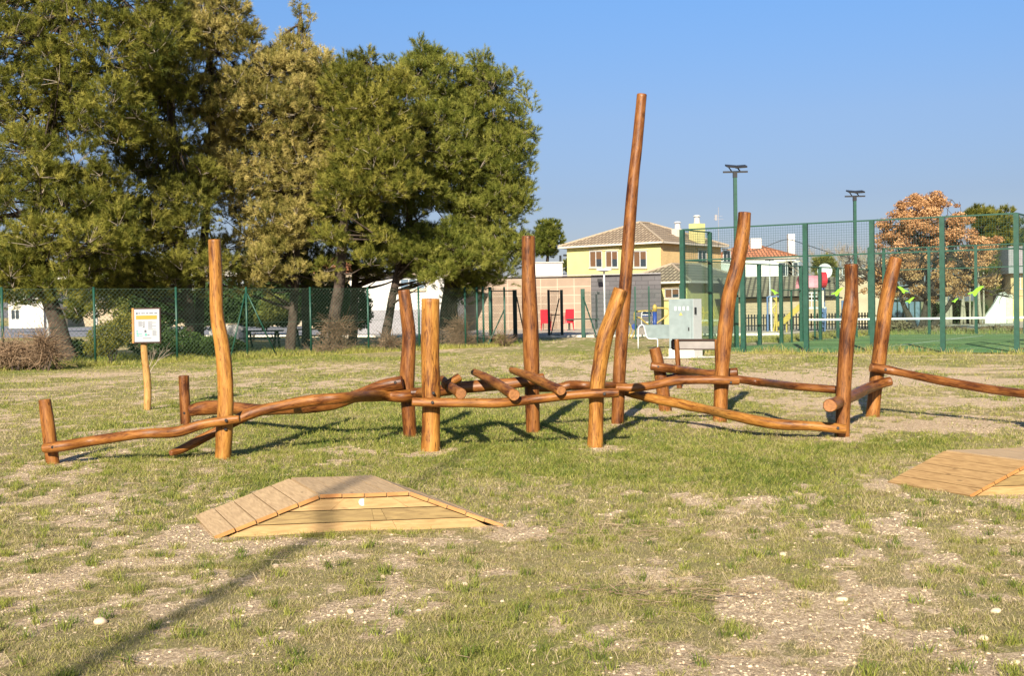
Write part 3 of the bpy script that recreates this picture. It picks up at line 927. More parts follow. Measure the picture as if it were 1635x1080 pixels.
log("post", [(1690, 705, dep(1690, 703), 23), (1692, 640, dep(1690, 703), 22), (1694, 560, dep(1690, 703), 22)], 'log_tan', seed=38, dip=.1)

# ------------------------------------------------------------------ wooden ramps
def ramp(c0, U, Wd, run1, top, run2, H, label, badge=None, nside=3, warm=False):
    """c0 near left toe; U unit along the ramp, Wd vector across; trapezoid profile"""
    root = thing("wooden_ramp", c0, label, "ramp")
    up = Vector((0, 0, 1))
    P = [c0, c0 + U * run1 + up * H, c0 + U * (run1 + top) + up * H, c0 + U * (run1 + top + run2)]
    th = 0.026
    wl = Wd.length
    wd = Wd.normalized()
    rng = random.Random(len(label))
    for k, (a, b2, nb) in enumerate(((P[0], P[1], 5), (P[1], P[2], 4), (P[2], P[3], 5))):
        m_ = MB()
        e_ = MB()
        d = (b2 - a)
        n = d.cross(wd).normalized()
        if n.z < 0:
            n = -n
        for j in range(nb):
            j0, j1 = j / nb + 0.006, (j + 1) / nb - 0.006
            o1, o2 = a + d * j0, a + d * j1
            z0 = n * rng.uniform(-.0015, .0025)
            q = [o1 + z0, o2 + z0, o2 + Wd + z0, o1 + Wd + z0]
            bw = (o2 - o1).length
            uo = rng.uniform(0, 9)
            tq = [p + n * th for p in q]
            m_.poly(tq, 0, [(0, uo), (0, uo + bw), (wl, uo + bw), (wl, uo)])
            m_.poly([q[3], q[2], q[1], q[0]], 0, [(0, 0), (0, bw), (wl, bw), (wl, 0)])
            m_.poly([q[1], q[2], tq[2], tq[1]], 0, [(0, 0), (wl, 0), (wl, th), (0, th)])
            m_.poly([q[3], q[0], tq[0], tq[3]], 0, [(0, 0), (wl, 0), (wl, th), (0, th)])
            m_.poly([q[2], q[3], tq[3], tq[2]], 0, [(0, 0), (bw, 0), (bw, th), (0, th)])
            # cut ends of the boards that face the camera
            f_ = -wd * 0.003
            m_.poly([q[0] + f_, q[1] + f_, tq[1] + f_, tq[0] + f_], 1, [(0, uo), (bw, uo), (bw, uo + th), (0, uo + th)])
            m_.poly([q[0], q[1], q[1] + f_, q[0] + f_], 1, [(0, 0)] * 4)
            m_.poly([tq[1], tq[0], tq[0] + f_, tq[1] + f_], 1, [(0, 0)] * 4)
        m_.build("deck_board", [M['deck_warm'] if (warm and k == 0) else M['deck'], M['edge_board']], root)
    # side boards laid in courses between the toes, both sides
    for sgn, base in ((0, 0.018), (1, -0.018)):
        hb = (H - 0.004) / nside
        for j in range(nside):
            z0, z1 = j * hb + (0.003 if j else -0.03), (j + 1) * hb - 0.003
            xl0, xl1 = max(0, z0) / H * run1 + .01, z1 / H * run1 + .01
            xr0 = run1 + top + run2 * (1 - max(0, z0) / H) - .01
            xr1 = run1 + top + run2 * (1 - z1 / H) - .01
            o = c0 + (Wd if sgn else Vector()) + wd * base
            q = [o + U * xl0 + up * z0, o + U * xr0 + up * z0, o + U * xr1 + up * z1, o + U * xl1 + up * z1]
            cuts = sorted(rng.uniform(.2, .8) for _ in range(2)) if not sgn else [.5]
            es = [0.0] + cuts + [1.0]
            for e0, e1_ in zip(es[:-1], es[1:]):
                g_ = .0012 / max(.1, xr0 - xl0)
                lo0, lo1 = q[0].lerp(q[1], e0 + g_), q[0].lerp(q[1], e1_ - g_)
                hi0, hi1 = q[3].lerp(q[2], e0 + g_), q[3].lerp(q[2], e1_ - g_)
                if sgn == 0:
                    zz = wd * rng.uniform(-.002, .002)
                    lo0, lo1, hi0, hi1 = lo0 + zz, lo1 + zz, hi0 + zz, hi1 + zz
                m_ = MB()
                uo, vo_ = rng.uniform(0, 9), rng.uniform(0, 9)
                w_, hh = (lo1 - lo0).length, z1 - z0
                fq = [lo0, lo1, hi1, hi0]
                uvq = [(vo_, uo), (vo_ + w_, uo), (vo_ + w_, uo + hh), (vo_, uo + hh)]
                m_.poly(fq if not sgn else fq[::-1], 0, uvq if not sgn else uvq[::-1])
                dd_ = wd * (.03 if not sgn else -.03)
                m_.poly([hi0, hi1, hi1 + dd_, hi0 + dd_], 0, [(0, 0), (w_, 0), (w_, .03), (0, .03)])
                m_.poly([lo0, lo0 + dd_, lo1 + dd_, lo1], 0, [(0, 0), (0, .03), (w_, .03), (w_, 0)])
                m_.poly([lo0, hi0, hi0 + dd_, lo0 + dd_], 0, [(0, 0), (hh, 0), (hh, .03), (0, .03)])
                m_.poly([lo1, lo1 + dd_, hi1 + dd_, hi1], 0, [(0, 0), (0, .03), (hh, .03), (hh, 0)])
                m_.build("side_board", M['side_dark'] if j == 1 else M['side_board'], root)
    if badge:
        c = c0 + U * badge[0] + up * badge[1] + wd * 0.018
        MB().tube([c + wd * .01, c - wd * .004], .026, 20).build("round_badge", M['white_metal'], root)
    return root


rU = Vector((0.985, 0.12, 0)).normalized()
rW = Vector((-0.36, 0.84, 0))
ramp(G(343, 863, -.018), rU, rW, 0.72, 0.62, 0.66, 0.262, "low wooden ramp with weathered grey deck and round white badge on its side", (1.02, 0.222))
ramp(G(1549, 796, -.015), rU, Vector((-0.40, 0.76, 0)), 0.52, 1.0, 0.6, 0.25, "low wooden ramp with warm brown deck, cut by the edge, beside bare gravel", None, 3, True)

# ------------------------------------------------------------------ information sign on a pale post
Ds = dep(234, 654)
sg = thing("information_sign", G(234, 654), "white information sheet on a board on a crooked pale post, before the fence", "sign")
lg = [(235, 656, Ds, 11), (236, 625, Ds, 11.5), (234.5, 600, Ds, 11), (231, 570, Ds, 10), (229.5, 545, Ds, 10), (230, 515, Ds + .03, 10), (231, 493, Ds + .03, 9.5)]
log("post", lg, 'log_pale', parent=sg, seed=41, dip=.1)
c = W(235.5, 520, Ds - .09)
sx = 19 * Ds / FPX
ang = R(-5)
sM = Matrix.Rotation(ang, 3, 'Z')
ex, ey, ez = sM @ Vector((1, 0, 0)), sM @ Vector((0, -1, 0)), Vector((0.01, 0, 1))
bw, bh = .215, .275
MB().quadbox(c, ex * (bw + .01), ey * .018, ez * (bh + .012)).build("board", M['log_tan'] if False else M['dark_wood'], sg)
MB().quadbox(c - ex * (bw + .022) - ey * .01, ex * .016, ey * .03, ez * (bh + .01)).build("side_batten", M['log_pale'] if False else M['edge_board'], sg, uvs=True)
sh = MB().quadbox(c + ey * .022, ex * bw * .97, ey * .003, ez * bh * .96).build("sheet", M['white_print'], sg)
fc = c + ey * .0265
def pr(x0, x1, y0, y1, m_, nm="printed_block"):
    """printed rectangle in sheet fractions (0..1 from the left, 0..1 from the top)"""
    q = fc + ex * ((x0 + x1) - 1) * bw * .97 + ez * (1 - (y0 + y1)) * bh * .96
    m_.quadbox(q, ex * (x1 - x0) * bw * .97, ey * .0012, ez * (y1 - y0) * bh * .96)
t = MB(); pr(.07, .91, .19, .31, t); t.build("yellow_heading_bar", M['print_yellow'], sh)
for q_ in ((.07, .14, .10, .15), (.40, .48, .64, .71)):
    t = MB(); pr(*q_, t); t.build("dark_emblem", M['print_dark'], sh)
t = MB()
for x0, x1 in ((.17, .23), (.29, .35), (.37, .42), (.48, .56), (.61, .67), (.68, .75), (.81, .92)): pr(x0, x1, .105, .14, t)
for j in range(5): pr(.16, .30 + .04 * (j % 2), .37 + j * .035, .385 + j * .035, t); pr(.34, .42, .37 + j * .035, .384 + j * .035, t)
for j in range(8): pr(.55, .72 + .15 * (j % 3 == 1), .37 + j * .035, .383 + j * .035, t)
pr(.33, .41, .535, .56, t)
for j in range(6): pr(.72, .86 + .04 * (j % 2), .66 + j * .028, .672 + j * .028, t)
pr(.33, .70, .87, .878, t); pr(.33, .66, .895, .903, t); pr(.52, .60, .77, .80, t)
t.build("printed_lines", M['print_grey'], sh)
for q_ in ((.08, .13, .64, .70), (.08, .15, .72, .78), (.16, .30, .75, .775), (.08, .18, .80, .83), (.20, .32, .81, .825), (.41, .50, .74, .82)):
    t = MB(); pr(*q_, t); t.build("teal_block", M['print_teal'], sh)

# low lectern panel beyond the frame
DL = dep(1085, 620)
lc = thing("lectern_sign", G(1085, 620), "low dark framed panel on two wooden legs, in front of the metal cabinet", "sign")
log("leg", [(1085, 623, DL, 8.5), (1083, 590, DL, 8.2), (1080, 542, DL, 8)], 'log_red', parent=lc, seed=43, dip=.08)
log("leg", [(1147, 622, DL, 8.5), (1146, 590, DL, 8.2), (1145, 542, DL, 8)], 'log_red', parent=lc, seed=44, dip=.08)
a, b2 = W(1073, 550.5, DL + .06), W(1147, 550.5, DL + .06)
m_ = MB(); m_.bar(a, b2, .02, .16); m_.build("panel", M['panel_back'], lc)
m_ = MB()
up = Vector((0, 0, 1)); fy = Vector((0, -.018, 0))
m_.bar(a + up * .09 + fy, b2 + up * .09 + fy, .05, .03); m_.bar(a - up * .09 + fy, b2 - up * .09 + fy, .05, .022)
m_.bar(a + up * .075 + fy, a - up * .08 + fy, .035, .05); m_.bar(b2 + up * .075 + fy, b2 - up * .08 + fy, .035, .05)
m_.build("panel_frame", M['dark_wood'], lc)

# pole behind the photographer whose shadow crosses the grass
pb = Vector((-4.82, -9.9, 0))
m_ = MB().tube([pb, pb + Vector((0, 0, 5)), pb + Vector((0, 0, 7.5)), pb + Vector((0, 0, 12.8))], [.07, .065, .05, .028], 12)
tag(m_.build("lamp_post", M['dark_metal'], loc=pb, smooth=True), "tall dark pole standing behind the viewer, its long shadow crossing the ramp", "pole")


# ------------------------------------------------------------------ wires and fences
def wires_np(segs, r):
    s = np.array(segs, dtype=np.float32).reshape(-1, 2, 3)
    d = s[:, 1] - s[:, 0]
    d /= np.linalg.norm(d, axis=1, keepdims=True) + 1e-9
    a = np.cross(d, np.array([0.13, 0.27, 0.95]))
    a /= np.linalg.norm(a, axis=1, keepdims=True) + 1e-9
    b_ = np.cross(d, a)
    vs = []
    for k in range(3):
        th = 2 * math.pi * k / 3
        o = (a * math.cos(th) + b_ * math.sin(th)) * r
        vs += [s[:, 0] + o, s[:, 1] + o]
    v = np.stack(vs, 1).reshape(-1, 3)
    n = len(s)
    f = []
    base = (np.arange(n) * 6)[:, None]
    for k in range(3):
        k2 = (k + 1) % 3
        f.append(base + np.array([[2 * k, 2 * k2, 2 * k2 + 1, 2 * k + 1]]))
    return v, np.concatenate(f, 0)


def chain_segs(A, B, z0, z1, pitch):
    """diamond mesh between A and B"""
    d = (B - A)
    Ln = d.length
    d = d.normalized()
    H = z1 - z0
    out = []
    n = int((Ln + H) / pitch) + 1
    for k in range(n):
        s0 = -H + k * pitch
        for up_ in (True, False):
            x0, x1 = s0, s0 + H
            t0, t1 = max(0, (0 - x0) / H), min(1, (Ln - x0) / H)
            if t1 <= t0:
                continue
            za, zb = (z0 + H * t0, z0 + H * t1) if up_ else (z1 - H * t0, z1 - H * t1)
            pa, pb_ = A + d * (x0 + H * t0), A + d * (x0 + H * t1)
            out.append(((pa.x, pa.y, za), (pb_.x, pb_.y, zb)))
    return out


def grid_segs(A, B, z0, z1, p, pz=None):
    d = (B - A)
    Ln = d.length
    d = d.normalized()
    out = []
    for k in range(int(Ln / p) + 1):
        q = A + d * k * p
        out.append(((q.x, q.y, z0), (q.x, q.y, z1)))
    pz = pz or p
    for k in range(int((z1 - z0) / pz) + 1):
        z = z0 + k * pz
        out.append(((A.x, A.y, z), (B.x, B.y, z)))
    return out


fA, fB = Vector((-14.85, 33.8, 0)), Vector((-3.6, 44.5, 0))
fd = (fB - fA).normalized()
fence = thing("chain_link_fence", fA, "green chain link fence with braced posts running past the pine trees", "fence")
fcols = [-150, 4, 151, 282, 394, 496, 588, 669, 743]
fpts = [at_line(x, fA, fB) for x in fcols]
FH = 2.42
for p_ in fpts:
    MB().tube([p_ - Vector((0, 0, .1)), p_ + Vector((0, 0, FH))], .038, 10).build("post", M['green_metal'], fence, smooth=True)
pb_ = fpts[4]
for s_ in (-1, 1):
    MB().tube([pb_ + Vector((0, 0, 2.2)) + fd * .04 * s_, pb_ + fd * (.95 if s_ > 0 else .85) * s_ + Vector((.2, -.1, 0.02))], .026, 8).build("brace", M['green_metal'], fence, smooth=True)
fend = at_line(806, fA, fB)
v, f = wires_np(chain_segs(fpts[0], fend, .03, FH - .05, .14), .0042)
np_mesh("wire_mesh", v, f, M['wire'], fence)
m_ = MB()
for z in (.05, 1.2, FH - .06):
    m_.tube([fpts[0] + Vector((0, 0, z)), fend + Vector((0, 0, z))], .005, 5)
m_.build("tension_wire", M['wire'], fence)
for x in (762, 772, 783, 806):
    p_ = at_line(x, fA, fB)
    MB().tube([p_ - Vector((0, 0, .1)), p_ + Vector((0, 0, FH))], .04 if x != 783 else .06, 8).build("post", M['green_metal'], fence, smooth=True)
p_ = at_line(806, fA, fB)
MB().tube([p_ + Vector((0, 0, 1.5)), p_ - fd * 1.0 + Vector((0, -.3, 0))], .025, 8).build("brace", M['green_metal'], fence, smooth=True)

# second fence line by the paved yard, with gate posts
def gpt(x, y):
    g = G(x, y); g.z = 0
    return g


q823, q877, q898, q918, q931, q1015, q1037, q1085 = gpt(823, 541.5), gpt(877, 539), gpt(897.5, 538), gpt(917, 535), gpt(931.5, 539), gpt(1015, 541.5), gpt(1037, 541.5), gpt(1087, 542.5)
yf = thing("yard_fence", q823, "dark green wire fence along the paved yard before the tan and grey building", "fence")
for q, r in ((gpt(786, 543), .05), (q823, .14), (q898, .10), (q931, .13), (q1015, .045), (q1037, .045), (q1085, .045)):
    MB().bar(q - Vector((0, 0, .1)), q + Vector((0, 0, 2.45)), r * 1.5, r * 1.5, up=(0, 1, 0)).build("post", M['dark_metal'] if q.x < 3.0 else M['green_metal'], yf)
MB().bar(q823 + Vector((0, 0, 2.4)), gpt(786, 543) + Vector((0, 0, 2.4)), .05, .05).build("top_rail", M['dark_metal'], yf)
MB().bar(q931 + Vector((0, 0, 2.1)), gpt(953, 541) + Vector((0, 0, .05)), .05, .05).build("brace", M['green_metal'], yf)
MB().bar(q823 + Vector((.1, 0, 2.1)), gpt(838, 540) + Vector((0, 0, .05)), .05, .05).build("brace", M['dark_metal'], yf)
for a, b2 in ((gpt(786, 543), q823), (q823, q877), (q931, q1015), (q1015, q1085)):
    v, f = wires_np(chain_segs(a, b2, .05, 2.3, .1), .0035)
    np_mesh("wire_mesh", v, f, M['wire_dark'], yf)
gt = thing("yard_gate", q877, "narrow dark gate leaf with diagonal brace standing in the yard fence opening", "gate")
up = Vector((0, 0, 1))
MB().bar(q877, q877 + up * 2.45, .13, .13, up=(0, 1, 0)).build("gate_post", M['dark_metal'], gt)
m_ = MB()
ga, gb = q877 + Vector((.1, 0, 0)), q898 - Vector((.12, 0, 0))
m_.bar(ga + up * 2.38, gb + up * 2.38, .05, .06); m_.bar(ga + up * 1.15, gb + up * 1.15, .04, .05); m_.bar(ga + up * .1, gb + up * .1, .04, .05)
m_.bar(ga + up * .15, gb + up * 2.0, .04, .05)
m_.build("gate_frame", M['dark_metal'], gt)
v, f = wires_np(chain_segs(ga, gb, .1, 2.38, .1), .004)
np_mesh("wire_mesh", v, f, M['wire_dark'], gt)

# ------------------------------------------------------------------ fenced ball court
court = thing("ball_court_enclosure", cA, "green steel court enclosure with glass walls, wire mesh above and lime bird stickers", "court enclosure")
up = Vector((0, 0, 1))


def cpost(p, h, w=.17, z0=-.05):
    MB().bar(p + up * z0, p + up * h, w, w * .8, up=(cu.x, cu.y, 0)).build("post", M['green_metal'], court)


def crail(a, b2, z, w=.06):
    MB().bar(a + up * z, b2 + up * z, w, w * .8).build("rail", M['green_metal'], court)


face = [cA + cu * 2 * k for k in range(6)]
for p_ in face:
    cpost(p_, 4.0)
crail(face[0], face[5], 4.0, .055); crail(face[0], face[5], 3.0)
far = [cA + cv * 20 + cu * 2 * k for k in range(6)]
for p_ in far:
    cpost(p_, 4.0, .15)
crail(far[0], far[5], 4.0); crail(far[0], far[5], 3.0)
left_side = [cA + cv * k for k in (2, 4, 6, 8, 10, 12, 14, 16, 18)]
right_side = [cA + cu * 10 + cv * k for k in (2, 4, 6, 8, 10, 12, 14, 16, 18)]
for sd_ in (left_side, right_side):
    for i, p_ in enumerate(sd_):
        cpost(p_, 4.0 if i in (0, 8) else 3.0, .15)
    crail(sd_[0], sd_[-1], 3.0, .05)
for o_ in (0, 10):
    crail(cA + cu * o_, cA + cu * o_ + cv * 2, 4.0, .05); crail(cA + cu * o_, cA + cu * o_ + cv * 2, 3.0, .05)
    crail(cA + cu * o_ + cv * 18, cA + cu * o_ + cv * 20, 4.0, .05)
crail(left_side[3], left_side[6], 2.05, .05)
for k in (9, 10.4, 11.4):
    cpost(cA + cv * k, 2.05, .08)
for a, b2, z0, z1 in ((face[0], face[5], 3.0, 3.97), (cA, cA + cv * 2, 3.0, 3.97), (cA + cu * 10, cA + cu * 10 + cv * 2, 3.0, 3.97), (far[0], far[5], 3.0, 3.97)):
    v, f = wires_np(grid_segs(a, b2, z0, z1, .075), .0036)
    np_mesh("wire_mesh", v, f, M['wire_dark'], court)
for a, b2 in ((cA + cv * 4, cA + cv * 9), (cA + cv * 11.4, cA + cv * 16), (cA + cu * 10 + cv * 4, cA + cu * 10 + cv * 16)):
    v, f = wires_np(grid_segs(a, b2, .05, 2.97, .1), .0022)
    np_mesh("wire_mesh", v, f, M['wire_dark'], court)


def cglass(a, b2, z0, z1):
    d = (b2 - a).normalized()
    MB().bar(a + d * .07 + up * (z0 + z1) / 2, b2 - d * .07 + up * (z0 + z1) / 2, .012, z1 - z0).build("glass_panel", M['glass'], court)


for a, b2 in list(zip(face[:-1], face[1:])) + [(cA, cA + cv * 2), (cA + cv * 2, cA + cv * 4)] + list(zip(far[:-1], far[1:])):
    cglass(a, b2, .04, 2.96)
# lime bird stickers on the near glass
nf = cu.cross(up).normalized()
if nf.y > 0: nf = -nf


def on_face(px, py):
    r = ray(px, py)
    o = Vector((0, 0, CAM_H))
    n_ = nf
    t_ = (cA - o).dot(n_) / r.dot(n_)
    return o + r * t_


bird = [(-1, -.30), (-.62, -.02), (-.30, .10), (.05, .62), (.55, 1.0), (.98, 1.0), (.72, .62), (.50, .28), (.20, -.12), (.16, -.42), (-.12, -.78), (-.30, -.56), (-.38, -.24), (-.72, -.34)]
for (px, py, s_, fl) in ((1237, 467, .13, -1), (1337, 467.5, .20, 1), (1442, 464, .17, -1), (1453, 480.5, .14, 1), (1558, 466.5, .23, 1), (1525, 480.5, .10, 1)):
    o = on_face(px, py) + nf * .010
    pts_ = [o + cu * (x * s_ * fl) + up * (y * s_ * .72) for x, y in bird]
    MB().prism(pts_, nf * .002).build("bird_sticker", M['lime'], court)
# net
n0, n1 = cA + cv * 10 + cu * .1, cA + cv * 10 + cu * 9.9
net = thing("court_net", n0, "low court net with a white top band stretched across the green turf", "net")
nz = .88
for p_ in (n0, n1):
    MB().tube([p_, p_ + up * 1.0], .04, 8).build("net_post", M['green_metal'], net)
MB().bar(n0 + up * nz, n1 + up * nz, .02, .075).build("net_band", M['white_metal'], net)
v, f = wires_np(grid_segs(n0, n1, .03, nz, .06), .0018)
np_mesh("net_mesh", v, f, M['black'], net)


# floodlight masts
def mast(px, D, ytop, label):
    base = W(px, 560, D); base.z = 0
    top = W(px, ytop, D)
    h = top.z - .12
    root = thing("floodlight_mast", base, label, "floodlight", "floodlight masts of the court")
    MB().bar(base, base + up * h, .12, .12, up=(0, 1, 0)).build("mast", M['green_metal'], root)
    m__ = MB(); m__.bar(base + up * h + Vector((-.42, 0, 0)), base + up * h + Vector((.45, 0, 0)), .06, .06); m__.bar(base + up * (h - .2), base + up * h, .14, .14, up=(0, 1, 0))
    m__.build("crossarm", M['black'], root)
    for s2, w2, tl, y2 in ((-.10, .21, .10, .0), (.22, .20, -.06, .12)):
        c_ = base + up * (h + .20) + Vector((s2, y2, 0))
        fx = MB().quadbox(c_, (w2, 0, -w2 * tl), (0, .22, .05), (0.0, -.006, .03))
        fx.bar(c_ - up * .02 - Vector((w2 * .6, 0, 0)), base + up * h + Vector((-.1 if s2 < 0 else .2, 0, 0)), .035, .035)
        fx.build("floodlight_head", M['black'], root)
    return root


mast(1177, 41.0, 269, "nearer and taller green floodlight mast, left of the two")
mast(1367, 50.0, 309, "farther green floodlight mast in front of the brown leaved tree")

# ------------------------------------------------------------------ metal cabinet, bench
DC = 33.5
gC = gpt(1090, 572); DC = gC.y
cab = thing("electrical_cabinet", gC, "grey galvanised electrical cabinet on a white concrete plinth beside the court", "cabinet")
fl_, fr_ = W(1068, 500, DC), W(1107, 500, DC); fl_.z = fr_.z = 0
wd_ = fr_ - fl_
dpt = Vector((.32, .52, 0))
zt, zp = W(1090, 477.5, DC).z, W(1090, 557, DC).z
def block(nm, a, w_, d_, z0, z1, m_, par):
    q = [a, a + w_, a + w_ + d_, a + d_]
    return MB().prism([p + up * z0 for p in q], up * (z1 - z0)).build(nm, m_, par)
block("plinth", fl_ - wd_ * .02 - dpt * .02, wd_ * 1.04, dpt * 1.04, -.05, zp, M['white'], cab)
block("housing", fl_ - wd_ * .0, wd_, dpt, zp, zt, M['galv'], cab)
block("side_panel", fl_ + wd_ * 1.003, wd_ * .005, dpt, zp, zt - .005, M['white_metal'], cab)
dr = block("door", fl_ + wd_ * .04 - dpt * .03, wd_ * .88, dpt * .03, zp + .04, zt - .05, M['galv'], cab)
ff = fl_ - dpt * .034
for k in range(4):
    block("meter_window", ff + wd_ * (.24 + .17 * k), wd_ * .08, dpt * .004, zt - .34, zt - .22, M['light_metal'], dr)
block("handle", ff + wd_ * .80 - dpt * .04, wd_ * .04, dpt * .05, zp + .52, zp + .62, M['black'], dr)
cc = ff + wd_ * .50 + up * (zt - .44)
MB().prism([cc + wd_.normalized() * .05 * x + up * .05 * y for x, y in ((-1, -.8), (1, -.8), (0, 1))], -dpt * .006).build("warning_triangle", M['yellow'], dr)
block("hinge_lock", fl_ + wd_ * 1.009 + dpt * .1, wd_ * .03, dpt * .2, zp + 1.0, zp + 1.2, M['black'], cab)
sheet("cabinet_slab", [fl_ + Vector((-.5, -.35, 0)), fl_ + Vector((1.6, -.45, 0)), fl_ + Vector((1.9, .6, 0)), fl_ + Vector((-.3, .8, 0))], M['kerb'], 0.012)

DB = dep(1019, 557)
bench = thing("perforated_bench", gpt(1019, 557), "light grey perforated metal bench with looped tube legs, left of the metal cabinet", "bench")
prof = [(1019, 557), (1019, 528), (1020.5, 522), (1024.5, 519), (1028, 521), (1031, 533), (1034, 540), (1040, 541.5), (1047, 541.5), (1050, 544), (1050, 557)]
P3 = catmull([W(x, y, DB) for x, y in prof], 3)
MB().tube(P3, .022, 8).build("end_frame", M['white_metal'], bench, smooth=True)
off_ = Vector((1.5, .25, 0))
MB().tube([p + off_ for p in P3], .022, 8).build("end_frame", M['white_metal'], bench, smooth=True)
bk = [W(x, y, DB) for x, y in ((1026, 519.5), (1028.5, 524), (1031, 533), (1034, 540), (1047, 541.5))]
m_ = MB()
for a, b2 in zip(bk[:-1], bk[1:]):
    m_.prism([a, b2, b2 + off_, a + off_], Vector((0, .012, .006)))
m_.build("seat_sheet", M['galv'], bench)

# ------------------------------------------------------------------ buildings
def wallbox(nm, pts, z0, z1, m_, par, uvs=True):
    return MB().prism([Vector((p[0], p[1], z0)) for p in pts], up * (z1 - z0)).build(nm, m_, par, uvs=uvs)


def hip_roof(nm, C, e1, e2, l1, l2, z, h, ov, m_, par, ridge_m=None, thick=.14):
    """C near corner; e1,e2 unit ground vectors of the two walls; hip roof with overhang"""
    c0 = C - e1 * ov - e2 * ov
    c1 = C + e1 * (l1 + ov) - e2 * ov
    c2 = C + e1 * (l1 + ov) + e2 * (l2 + ov)
    c3 = C - e1 * ov + e2 * (l2 + ov)
    Z = lambda p, zz: Vector((p.x, p.y, zz))
    L1, L2 = l1 + 2 * ov, l2 + 2 * ov
    mb_ = MB()
    if L2 >= L1:
        r0 = c0 + e1 * L1 / 2 + e2 * L1 / 2
        r1 = c0 + e1 * L1 / 2 + e2 * (L2 - L1 / 2)
        faces_ = [[c0, c1, r0], [c1, c2, r1, r0], [c2, c3, r1], [c3, c0, r0, r1]]
        rl = [(c0, r0), (c1, r0), (c2, r1), (c3, r1), (r0, r1)]
    else:
        r0 = c0 + e2 * L2 / 2 + e1 * L2 / 2
        r1 = c0 + e2 * L2 / 2 + e1 * (L1 - L2 / 2)
        faces_ = [[c0, c1, r1, r0], [c1, c2, r1], [c2, c3, r0, r1], [c3, c0, r0]]
        rl = [(c0, r0), (c3, r0), (c1, r1), (c2, r1), (r0, r1)]
    top = {id(r0), id(r1)}
    for fc_ in faces_:
        pts_ = [Z(p, z + (h if id(p) in top else 0)) for p in fc_]
        n_ = (pts_[1] - pts_[0]).cross(pts_[2] - pts_[0]).normalized()
        if n_.z < 0:
            pts_ = pts_[::-1]; n_ = -n_
        ua = up.cross(n_).normalized(); va = n_.cross(ua)
        mb_.poly(pts_, 0, [(p.dot(ua), p.dot(va)) for p in pts_])
    roof = mb_.build(nm, m_, par)
    s_ = MB()
    cs = [c0, c1, c2, c3]
    s_.prism([Z(p, z - thick - .002) for p in (cs if True else cs)], up * thick)
    s_.build("eaves", M['soffit'], par)
    if ridge_m:
        rb = MB()
        for a, b2 in rl:
            za, zb = (z + (h if id(a) in top else 0)), (z + (h if id(b2) in top else 0))
            rb.tube([Z(a, za + .02), Z(b2, zb + .02)], .10, 8)
        rb.build("ridge_tiles", ridge_m, roof)
    return roof


def window(par, P, ex_, nrm, w, h, blind=.0, frame_m=None, pane_m=None, mull=1, sill=True, lintel=True):
    """P bottom left on the wall, ex_ along wall, nrm outward"""
    fw = .06
    fr = MB()
    c_ = P + ex_ * w / 2 + up * h / 2
    for (o, sx_, sz_) in ((ex_ * 0 + up * (h / 2), w / 2 + fw, fw / 2), (up * (-h / 2), w / 2 + fw, fw / 2)):
        fr.quadbox(c_ + o + nrm * .02, ex_ * sx_, nrm * .035, up * sz_)
    for s_ in (-1, 1):
        fr.quadbox(c_ + ex_ * (w / 2 + fw / 2) * s_ + nrm * .019, ex_ * fw / 2, nrm * .034, up * (h / 2 - fw / 2))
    for k in range(mull):
        fr.quadbox(c_ + ex_ * (w * ((k + 1) / (mull + 1) - .5)) + nrm * .018, ex_ * .035, nrm * .03, up * (h / 2 - fw / 2))
    wn_ = fr.build("window", frame_m or M['alu'], par)
    MB().quadbox(c_ + nrm * .006, ex_ * w / 2, nrm * .006, up * h / 2).build("pane", pane_m or M['pane'], wn_)
    if blind:
        MB().quadbox(c_ + nrm * .014 + up * h * (.5 - blind / 2), ex_ * w / 2 * .98, nrm * .004, up * h * blind / 2).build("blind", M['blind'], wn_)
        if mull == 1:
            MB().quadbox(c_ + nrm * .0135 - ex_ * w * .25 - up * h * .06, ex_ * w / 4 * .96, nrm * .004, up * h * .42).build("blind", M['blind'], wn_)
    if sill:
        MB().quadbox(c_ + nrm * .06 - up * (h / 2 + .10), ex_ * (w / 2 + .14), nrm * .08, up * .05).build("sill", M['frame_brown'], wn_)
    if lintel:
        MB().quadbox(c_ + nrm * .04 + up * (h / 2 + .12), ex_ * (w / 2 + .22), nrm * .06, up * .04).build("lintel", M['frame_brown'], wn_)
    return wn_


# yellow two storey house
hC = Vector((11.85, 92.0, 0))
e1 = Vector((-.87, .49, 0)).normalized()
e2 = Vector((.60, .80, 0)).normalized()
e1 = Vector((-e2.y, e2.x, 0))
zE = W(1054, 386, 92).z
house = thing("yellow_house", hC, "yellow two storey house with brown hipped tile roof and two chimneys", "house")
l1, l2 = 8.9, 10.5
wallbox("wall", [hC + e1 * l1 + e2 * .0, hC, hC + e2 * .02, hC + e1 * l1 + e2 * .02][:0] or [hC, hC + e1 * l1, hC + e1 * l1 + e2 * l2, hC + e2 * l2], -.1, zE - .15, [M['cream']], house)
# brick facing of the right-hand wall, proud of the render
nr = Vector((e2.y, -e2.x, 0)); nr = nr if nr.dot(e1) < 0 else -nr
nl = -e2
MB().quadbox(hC + e2 * (l2 / 2) + nr * .03 + up * ((zE - .15) / 2), e2 * (l2 / 2 - .002), nr * .03, up * ((zE - .16) / 2)).build("brick_facing", M['cream_side'], house, uvs=True)
hip_roof("roof", hC, e1, e2, l1, l2, zE, 2.0, .55, M['roof_tile'], house, M['ridge'])
def on_wall(px, py, P, n_):
    r = ray(px, py); o = Vector((0, 0, CAM_H))
    return o + r * ((P - o).dot(n_) / r.dot(n_))
for x0, x1 in ((943, 961), (968.5, 986), (1013, 1032)):
    a = on_wall(x0, 426.5, hC, nl); b2 = on_wall(x1, 426.5, hC, nl); t_ = on_wall(x0, 401.5, hC, nl)
    window(house, a, (b2 - a).normalized(), nl, (b2 - a).length, t_.z - a.z, .5)
